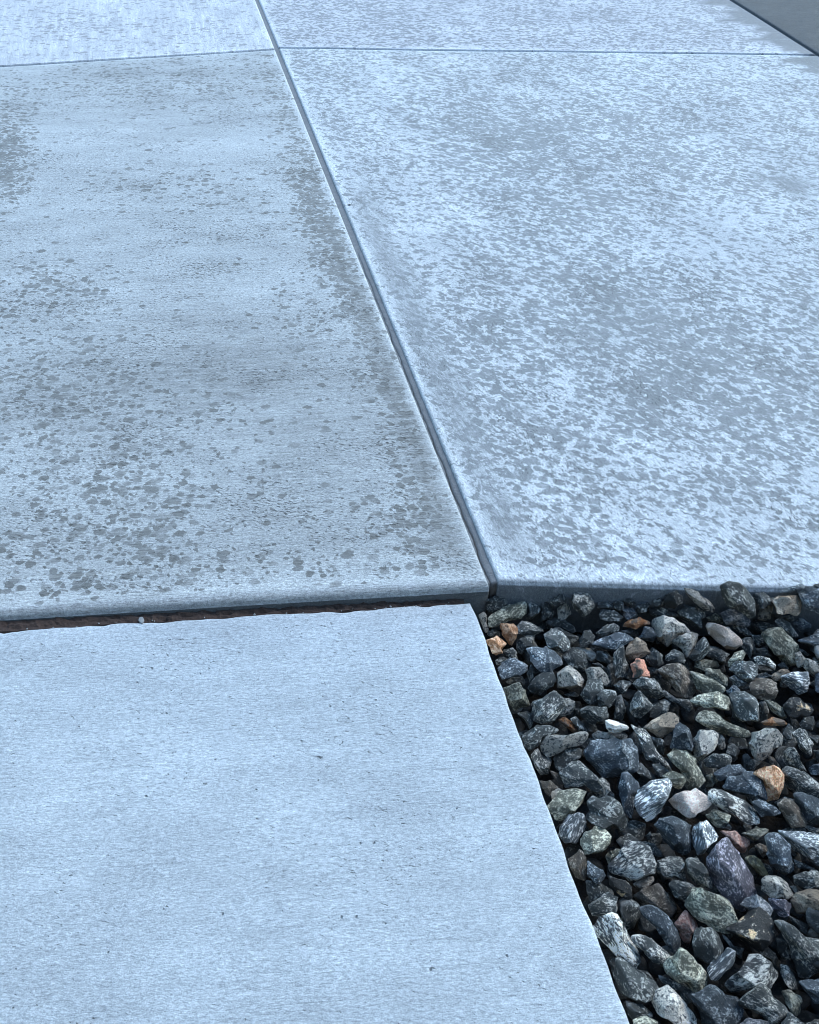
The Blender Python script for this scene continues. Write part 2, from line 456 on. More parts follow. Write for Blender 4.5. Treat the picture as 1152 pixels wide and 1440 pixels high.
def slab(name, quad, radii, mat, key, parent=None, top=lambda x, y: 0 * x, bottom=-0.16, step=0.018, ridge=None, wobble=0.0, lip=0.0, edge_damp=None, face_dark=0.0):
    """a cast slab: quad corners near-west, near-east, far-east, far-west; radii of its four rounded edges (near, east, far, west)"""
    A, B, D, E = [np.asarray(q, float)[:2] for q in quad]
    lu, lv = np.linalg.norm(B - A), np.linalg.norm(E - A)
    extra = [] if not ridge else [ridge - .006, ridge - .003, ridge, ridge + .003, ridge + .006]
    us = steps(lu, rim(radii[3]), rim(radii[1]), step) / lu
    vv = steps(lv, rim(radii[0]) + extra, rim(radii[2]), step) / lv
    u, v = np.meshgrid(us, vv)
    P = ((1 - u) * (1 - v))[..., None] * A + (u * (1 - v))[..., None] * B + (u * v)[..., None] * D + ((1 - u) * v)[..., None] * E
    X, Y = P[..., 0].copy(), P[..., 1].copy()

    def dist(p, q):
        d = (q - p) / np.linalg.norm(q - p)
        return np.abs((X - p[0]) * -d[1] + (Y - p[1]) * d[0])
    ds = [dist(A, B), dist(B, D), dist(E, D), dist(A, E)]
    drop = np.zeros_like(X)
    for d, r in zip(ds, radii):
        t = np.clip(1 - d / r, 0, 1)
        drop = np.maximum(drop, r * (1 - np.sqrt(np.maximum(0, 1 - t * t))))
    Z = top(X, Y) - drop
    # slow unevenness of a hand-finished surface
    Z = Z + 0.0010 * np.sin(X * 5.1 + 1.3 * np.sin(Y * 3.2)) * np.sin(Y * 4.3 + X)
    if ridge:
        Z += 0.0016 * np.exp(-((ds[0] - ridge) / 0.0028) ** 2) * (0.4 + 0.6 * (np.sin(X * 6.0) > -0.35))
    if wobble:
        for k, d in ((1, ds[1]), (2, ds[2])):
            wgt = np.exp(-(d / 0.02) ** 2) * wobble
            q = (Y if k == 1 else X)
            w = wgt * (np.sin(q * 21 + 1) * .45 + np.sin(q * 47 + 2) * .35 + np.sin(q * 113) * .22 - .9 * np.maximum(0, np.sin(q * 31 + np.sin(q * 17)) - .8) * 5 * (np.sin(q * 9.3 + 2) > .1))
            if k == 1:
                X += w
            else:
                Y += w
            Z -= np.abs(w) * .3
    nv, nu = X.shape
    V = np.stack([X, Y, Z], -1).reshape(-1, 3)
    idx = np.arange(nv * nu).reshape(nv, nu)
    faces = np.stack([idx[:-1, :-1], idx[:-1, 1:], idx[1:, 1:], idx[1:, :-1]], -1).reshape(-1, 4).tolist()
    # sides
    loop = list(idx[0, :]) + list(idx[1:, -1]) + list(idx[-1, -2::-1]) + list(idx[-2:0:-1, 0])
    base = len(V)
    L = V[loop]
    out = L.copy()
    cen = np.array([X.mean(), Y.mean()])
    if lip:
        dd = (L[:, :2] - cen)
        out[:, :2] += np.sign(dd) * 0
        fn = (B - A) / lu
        nrm = np.array([fn[1], -fn[0]])
        on = np.zeros(len(L))
        on[:nu] = 1
        out[:, :2] += nrm * (lip * on)[:, None]
        out[:, 2] -= 0.0012
    low = out.copy()
    low[:, 2] = bottom
    n = len(loop)
    V = np.vstack([V, out, low])
    for i in range(n):
        j = (i + 1) % n
        faces.append([loop[j], loop[i], base + i, base + j])
        faces.append([base + j, base + i, base + n + i, base + n + j])
    o = mesh_obj(name, V, faces, mat, parent)
    px, py, dep = to_px(V)
    dr, dm = field(DROPS[key], px, py), field(DAMP[key], px, py)
    wornv = np.zeros(len(V))
    flat = np.concatenate([np.stack([d.reshape(-1) for d in ds], 1), np.zeros((2 * n, 4))])
    for k in range(4):
        m = np.exp(-(flat[:, k] / (radii[k] * 2.2 + .004)) ** 2)
        wornv = np.maximum(wornv, m)
    dr = dr * (1 - 0.85 * wornv)
    dm = dm * (1 - .75 * wornv)
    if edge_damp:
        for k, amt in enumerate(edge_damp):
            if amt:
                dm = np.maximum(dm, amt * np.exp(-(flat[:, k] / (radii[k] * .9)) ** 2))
    dm[base:] = np.maximum(dm[base:], face_dark)  # slab sides made darker in colour than the top
    for an, arr in (('drops', dr), ('damp', dm), ('worn', wornv)):
        a = o.data.attributes.new(an, 'FLOAT', 'POINT')
        a.data.foreach_set('value', np.asarray(arr, np.float32))
    return o


ang_L = math.atan2(*FL[1][::-1])
ang_R = math.atan2(*FR[1][::-1])
ang_J = math.atan2(*J[1][::-1])
M_LN = concrete('brushed_concrete', ang_L, dry=(0.372, 0.384, 0.368), wet=(0.128, 0.127, 0.116), drop=50, pit=1.7, speck=1.25, paste=.22, streak=1.1)
M_RN = concrete('rained_concrete', ang_J + 0.22, dry=(0.475, 0.49, 0.482), wet=(0.176, 0.186, 0.183), drop=40, dab=1, drop_rot=0.45, streak=0.6, pit=1.8, speck=1.35, seed=3.1)
M_LF = concrete('lined_concrete', ang_J, dry=(0.44, 0.445, 0.445), wet=(0.21, 0.21, 0.21), drop=40, streak=1.9, line_scale=48, speck=1.4, seed=5.7)
M_RF = concrete('far_concrete', ang_R, dry=(0.46, 0.462, 0.462), wet=(0.16, 0.165, 0.168), dab=1, drop_rot=0.3, streak=0.6, seed=8.3)
M_DK = concrete('dark_concrete', ang_R, dry=(0.060, 0.065, 0.066), wet=(0.050, 0.054, 0.055), spec=0.2, speck=1.5, streak=0.6, seed=2.2, pit=0.3)
M_SW = concrete('walk_concrete', ang_L, dry=(0.398, 0.425, 0.424), wet=(0.2, 0.2, 0.2), streak=0.55, pit=.95, speck=.9, seed=11.0)
M_JD = rough_mat('joint_dirt', (0.03, 0.031, 0.030), (0.085, 0.087, 0.084), 70, 0.9, 0.003)
M_JT = rough_mat('joint_mortar', (0.115, 0.118, 0.115), (0.25, 0.252, 0.245), 70, 0.85, 0.004)

drive = bpy.data.objects.new('driveway', None)
C.objects.link(drive)
drive.location = (*cross(FL, J), 0)
tag(drive, 'broad pale concrete driveway of rain-spotted slabs divided by tooled joints', None, None, 'structure')
bpy.context.view_layer.update()
INV = Matrix.Translation(-Vector(drive.location))


def under_drive(o):
    o.parent = drive
    o.matrix_parent_inverse = INV
    return o


JW, JE = shift(J, GAP), shift(J, -GAP)
TW, TE = shift(T, GAP), shift(T, -GAP)
r_j = 0.0085
CLn, CLf = shift(CL, -0.012), shift(CL, 0.012)
CRn, CRf = shift(CR, -0.012), shift(CR, 0.012)
LN = under_drive(slab('concrete_slab', [cross(FL, LB), cross(FL, JW), cross(CLn, JW), cross(CLn, LB)], (0.019, r_j, .004, r_j), M_LN, 'near_west', ridge=.082, edge_damp=(.35, 0, 0, 0), face_dark=1.55))
RN = under_drive(slab('concrete_slab', [cross(FR, JE), cross(FR, TW), cross(CRn, TW), cross(CRn, JE)], (0.010, r_j, .004, r_j), M_RN, 'near_east', lip=.0035, edge_damp=(.45, .5, 0, .35), face_dark=1.5))
LF = under_drive(slab('concrete_slab', [cross(CLf, LB), cross(CLf, JW), cross(FAR, JW), cross(FAR, LB)], (0.004, r_j, .01, r_j), M_LF, 'far_west', step=.05))
RF = under_drive(slab('concrete_slab', [cross(CRf, JE), cross(CRf, TW), cross(FAR, TW), cross(FAR, JE)], (0.004, r_j, .01, r_j), M_RF, 'far_east', step=.05))
tb = shift(T, -2.6)
DK = under_drive(slab('concrete_slab', [cross(FR, TE), cross(FR, tb), cross(FAR, tb), cross(FAR, TE)], (0.016, .012, .01, r_j), M_DK, 'dark', step=.06))
tag(DK, 'dark smooth damp concrete slab beyond the joint')
tag(LF, 'slab with broom lines running away from the lens')
# the wet margin of the far slab along the dark slab
for o in (RF, RN):
    V = np.array([v.co for v in o.data.vertices])
    d = np.abs((V[:, 0] - T[0][0]) * -T[1][1] + (V[:, 1] - T[0][1]) * T[1][0])
    a = o.data.attributes['damp']
    old = np.zeros(len(V), np.float32)
    a.data.foreach_get('value', old)
    jag = 0.16 + 0.05 * np.sin(V[:, 1] * 19) + 0.05 * np.sin(V[:, 1] * 43 + 1)
    a.data.foreach_set('value', np.maximum(old, np.clip((jag - d) / .03, 0, 1) * 1.35).astype(np.float32))


def joint_strip(name, ln, s0, s1, half, depth, crack=None, mat=None, front=False):
    """the floor of a tooled joint; crack = (from, to) along the line: an open jagged split"""
    p, d = ln
    nrm = np.array([-d[1], d[0]])
    ss = np.arange(s0, s1 + 1e-6, 0.006 if crack else 0.05)
    rows = []
    for s in ss:
        j = 0.0
        wd = 0.0
        if crack and crack[0] <= s <= crack[1]:
            f = (crack[1] - s) / (crack[1] - crack[0])
            j = 0.55 * half + 0.22 * half * mnoise.noise(Vector((s * 14, 0, 0))) * 2 + 0.25 * half * mnoise.noise(Vector((s * 75, 3, 0)))
            wd = (0.0004 + 0.0022 * f) * (0.55 + 0.9 * abs(mnoise.noise(Vector((s * 60, 7, 0)))))
        else:
            j = 0.5 * half
        c = p + d * s
        up = 0.0012 * mnoise.noise(Vector((s * 30, 1, 4)))
        offs = [(half + .004, 0), (half * .8 if half * .8 > j + wd + .001 else j + wd + .001, -.0006), (j + wd, -.0004), (j, -.02 if wd else -.0004), (j - wd, -.0004),
                ((j - wd - half) * .5, up * .4 - .0008), (-half * .75, 0), (-half - .004, .001)]
        rows.append([np.array([*(c + nrm * o), -depth + z + up]) for o, z in offs])
    k = 8
    V = [v for r in rows for v in r]
    F = []
    for i in range(len(rows) - 1):
        for q in range(k - 1):
            a = i * k + q
            F.append((a, a + 1, a + k + 1, a + k))
    if front:            # turns down the driveway's edge
        for dz in np.arange(-.02, -.125, -.006):
            rr = []
            for m in range(k):
                b = rows[0][m]
                jz = .0016 * mnoise.noise(Vector((dz * 90, m, 2)))
                jx = .0030 * mnoise.noise(Vector((dz * 70, 5, 9)))
                dep = 0.005 if m == 3 else .0015 * mnoise.noise(Vector((dz * 120, m * 2.0, 6)))
                rr.append(np.array([b[0] + jx, b[1] + dep + jz, dz]))
            st = len(V)
            V += rr
            prev = 0 if st == len(rows) * k else st - k
            for q in range(k - 1):
                F.append((prev + q, st + q, st + q + 1, prev + q + 1))
    return under_drive(mesh_obj(name, V, F, mat or M_JT))


s_front = np.dot(cross(FR, J) - J[0], J[1]) - 0.001
s_cross = np.dot(cross(CL, J) - J[0], J[1])
s_kink = np.dot(at(505, 352)[:2] - J[0], J[1])
joint_strip('control_joint', J, s_front, s_cross + .03, GAP, .0075, (s_front - .01, s_kink), front=True)
joint_strip('control_joint', J, s_cross + .03, s_cross + 5, GAP, .0075)
joint_strip('control_joint', CL, -2.5, np.dot(cross(CL, JW) - CL[0], CL[1]) + .012, .012, .014, None, M_JD)
joint_strip('control_joint', CR, np.dot(cross(CR, JE) - CR[0], CR[1]) - .012, np.dot(cross(CR, TW) - CR[0], CR[1]) + .012, .012, .014, None, M_JD)
joint_strip('control_joint', T, np.dot(cross(FR, T) - T[0], T[1]) + .01, 6, GAP, .0105, None, M_JD)

# ------------------------------------------------------------------ sidewalk
cor = at(663, 849, -.033)                 # its far corner
wl = at(0, 887, -.016)
tilt = (-.016 + .033) / (cor[0] - wl[0])


def walk_z(x, y):
    return -.033 + (cor[0] - x) * tilt * (x > -2) + (2 + cor[0]) * tilt * (x <= -2)


SE = line(at(664, 850, -.033), at(887, 1440, -.033))
SF = line(at(0, 887, -.016), at(655, 848, -.033))
back = shift(SF, -2.6)
wb = (SE[0] + np.array([-3.2, 0]), SE[1])
walk = slab('sidewalk', [cross(wb, back), cross(SE, back), cross(SF, SE), cross(SF, wb)], (.01, .007, .004, .01), M_SW, 'walk', None, walk_z, -.16, .012, None, .0030)
tag(walk, 'lower pale blue-grey concrete sidewalk slab with fine horizontal brush lines', None, None, 'structure')

# ------------------------------------------------------------------ fibre strip in the gap between sidewalk and driveway
M_FB = rough_mat('wet_fibre', (0.030, 0.019, 0.014), (0.115, 0.070, 0.050), 110, 0.9, 0.006)
V, Fc = [], []
xs_end = np.dot(at(656, 846, -.036)[:2] - FL[0], FL[1])
ss = np.arange(-2.2, xs_end, .006)
nn = np.array([-FL[1][1], FL[1][0]])
for s in ss:
    c = FL[0] + FL[1] * s
    # distance from the driveway face to the sidewalk's far edge here
    h = cross((c, nn), SF)
    w = np.linalg.norm(h - c) - .001
    zt = float(walk_z(h[0], h[1])) - .0045
    for k, f in enumerate((0.02, .02, .25, .5, .75, .985, .985)):
        z = zt + .0060 * mnoise.noise(Vector((s * 55, f * 3, 1))) + .0034 * mnoise.noise(Vector((s * 190, f * 9, 5)))
        z += .004 * (f < .3) * max(0, mnoise.noise(Vector((s * 26, 2, 8)))) * 1.6
        if k in (0, 6):
            z = -.12
        q = c - nn * (f * w)
        V.append((q[0], q[1], z))
for i in range(len(ss) - 1):
    for k in range(6):
        a = i * 7 + k
        Fc.append((a, a + 1, a + 8, a + 7))
Fc.append(tuple(range(len(V) - 7, len(V))))
strip = mesh_obj('joint_filler', V, Fc, M_FB, smooth=False)
tag(strip, 'dark brown fibre strip filling the gap between sidewalk and driveway edge', 'joint filler')

# ------------------------------------------------------------------ ground
soil = rough_mat('dark_soil', (0.018, 0.015, 0.012), (0.05, 0.042, 0.034), 12, 0.95, 0.01)
gv = []
nG = 40
for iy in range(nG + 1):
    for ix in range(nG + 1):
        fx, fy = (ix / nG * 2 - 1), (iy / nG * 2 - 1)
        gv.append((120 * fx ** 3, 120 * fy ** 3, -.18))
ground = mesh_obj('ground', gv, [(r * (nG + 1) + q, r * (nG + 1) + q + 1, (r + 1) * (nG + 1) + q + 1, (r + 1) * (nG + 1) + q) for r in range(nG) for q in range(nG)], soil)
tag(ground, 'dark bare soil beneath the gravel and the slabs', None, None, 'structure')

# ------------------------------------------------------------------ added unseen building behind the lens, put there to block the sky from that side
M_WALL = rough_mat('dark_stucco', (0.075, 0.070, 0.064), (0.10, 0.094, 0.087), 30, 0.9, 0.004)
M_EAVE = rough_mat('eave_board', (0.055, 0.05, 0.045), (0.075, 0.07, 0.062), 20, 0.8, 0.002)
M_DOOR = rough_mat('door_paint', (0.06, 0.035, 0.025), (0.075, 0.045, 0.032), 14, 0.5, 0.001)


def box(x0, x1, y0, y1, z0, z1):
    v = [(x, y, z) for z in (z0, z1) for y in (y0, y1) for x in (x0, x1)]
    return v, [(0, 2, 3, 1), (4, 5, 7, 6), (0, 1, 5, 4), (2, 6, 7, 3), (0, 4, 6, 2), (1, 3, 7, 5)]


sky_block_house = bpy.data.objects.new('sky_block_house', None)
C.objects.link(sky_block_house)
sky_block_house.location = (0, -2.3, 0)
tag(sky_block_house, 'unseen dark building added behind the lens to block the sky', 'sky_block_house')
for nm, bx, mt in (('wall', (-9, 9, -4.0, 0, -.18, 5.2), M_WALL), ('roof', (-9.5, 9.5, -4.5, .45, 5.2, 5.42), M_EAVE), ('door', (-1.3, -.35, 0, .04, -.02, 2.05), M_DOOR)):  # wall, roof and door of the added sky block
    v, f = box(*bx)
    mesh_obj(nm, v, f, mt, sky_block_house, smooth=False)


# ------------------------------------------------------------------ stones
def ico(sub):
    t = (1 + 5 ** .5) / 2
    v = [(-1, t, 0), (1, t, 0), (-1, -t, 0), (1, -t, 0), (0, -1, t), (0, 1, t), (0, -1, -t), (0, 1, -t), (t, 0, -1), (t, 0, 1), (-t, 0, -1), (-t, 0, 1)]
    f = [(0, 11, 5), (0, 5, 1), (0, 1, 7), (0, 7, 10), (0, 10, 11), (1, 5, 9), (5, 11, 4), (11, 10, 2), (10, 7, 6), (7, 1, 8),
         (3, 9, 4), (3, 4, 2), (3, 2, 6), (3, 6, 8), (3, 8, 9), (4, 9, 5), (2, 4, 11), (6, 2, 10), (8, 6, 7), (9, 8, 1)]
    v = [np.array(p) / np.linalg.norm(p) for p in v]
    for _ in range(sub):
        cache, nf = {}, []

        def mid(a, b):
            k = (min(a, b), max(a, b))
            if k not in cache:
                m = v[a] + v[b]
                v.append(m / np.linalg.norm(m))
                cache[k] = len(v) - 1
            return cache[k]
        for a, b, c in f:
            x, y, z = mid(a, b), mid(b, c), mid(c, a)
            nf += [(a, x, z), (b, y, x), (c, z, y), (x, y, z)]
        f = nf
    return np.array(v), np.array(f)


ICO3, ICO2 = ico(3), ico(2)
ICO4 = ico(4)


def chip(U, rg, n_front=8, n_back=5, lo=.42, hi=.76):
    """broken-rock shape: unit directions U squared off, then cut by flat faces"""
    P = np.sign(U) * np.abs(U) ** 0.86
    P = P / np.maximum(1e-6, np.max(np.linalg.norm(P, axis=1)))
    P = U * (0.5 + 0.5 * np.linalg.norm(P, axis=1))[:, None] * 1.04
    for k in range(n_front + n_back):
        n = rg.normal(size=3)
        n[2] = abs(n[2]) * (1.0 if k < n_front else -1.0)
        if k < n_front:
            n[2] += .25
        n /= np.linalg.norm(n)
        d = rg.uniform(lo, hi)
        t = P @ n - d
        P = P - np.where(t > 0, t, 0)[:, None] * n * .96
    return P


def rough(P, size, rg, amt=.035):
    o = rg.uniform(0, 50, 3)
    out = P.copy()
    for i, p in enumerate(P):
        q = Vector(p * 1.7 + o)
        k = mnoise.noise(q) * amt + mnoise.noise(q * 2.7) * amt * .55 + mnoise.noise(q * 6.5) * amt * .45
        out[i] = p * (1 + k)
    return out


def outline_radius(poly, th):
    """distance from the origin to the outline in directions th, corners a little worn"""
    K = 180
    ang = np.linspace(-math.pi, math.pi, K, endpoint=False)
    r = np.zeros(K)
    n = len(poly)
    for i in range(n):
        a, b = poly[i], poly[(i + 1) % n]
        e = b - a
        for k in range(K):
            dx, dy = math.cos(ang[k]), math.sin(ang[k])
            den = dx * e[1] - dy * e[0]
            if abs(den) < 1e-9:
                continue
            t = (a[0] * e[1] - a[1] * e[0]) / den
            s = (a[0] * dy - a[1] * dx) / den
            if t > 0 and -1e-6 <= s <= 1 + 1e-6:
                r[k] = max(r[k], t)
    r[r <= 0] = np.median(r[r > 0])
    ker = np.array([0, 1, 2, 1, 0.]) / 4
    rp = np.concatenate([r[-2:], r, r[:2]])
    r = np.convolve(rp, ker, 'valid')
    f = (th + math.pi) / (2 * math.pi) * K
    i0 = np.floor(f).astype(int) % K
    w = f - np.floor(f)
    return r[i0] * (1 - w) + r[(i0 + 1) % K] * w


# wall faces that stones rest against: signed distance in front of the driveway edge / beside the sidewalk
def ahead_of_drive(x, y):
    p, d = FR
    return (x - p[0]) * d[1] - (y - p[1]) * d[0]


def beside_walk(x, y):
    p, d = SE if SE[1][1] > 0 else (SE[0], -SE[1])
    return (x - p[0]) * d[1] - (y - p[1]) * d[0]


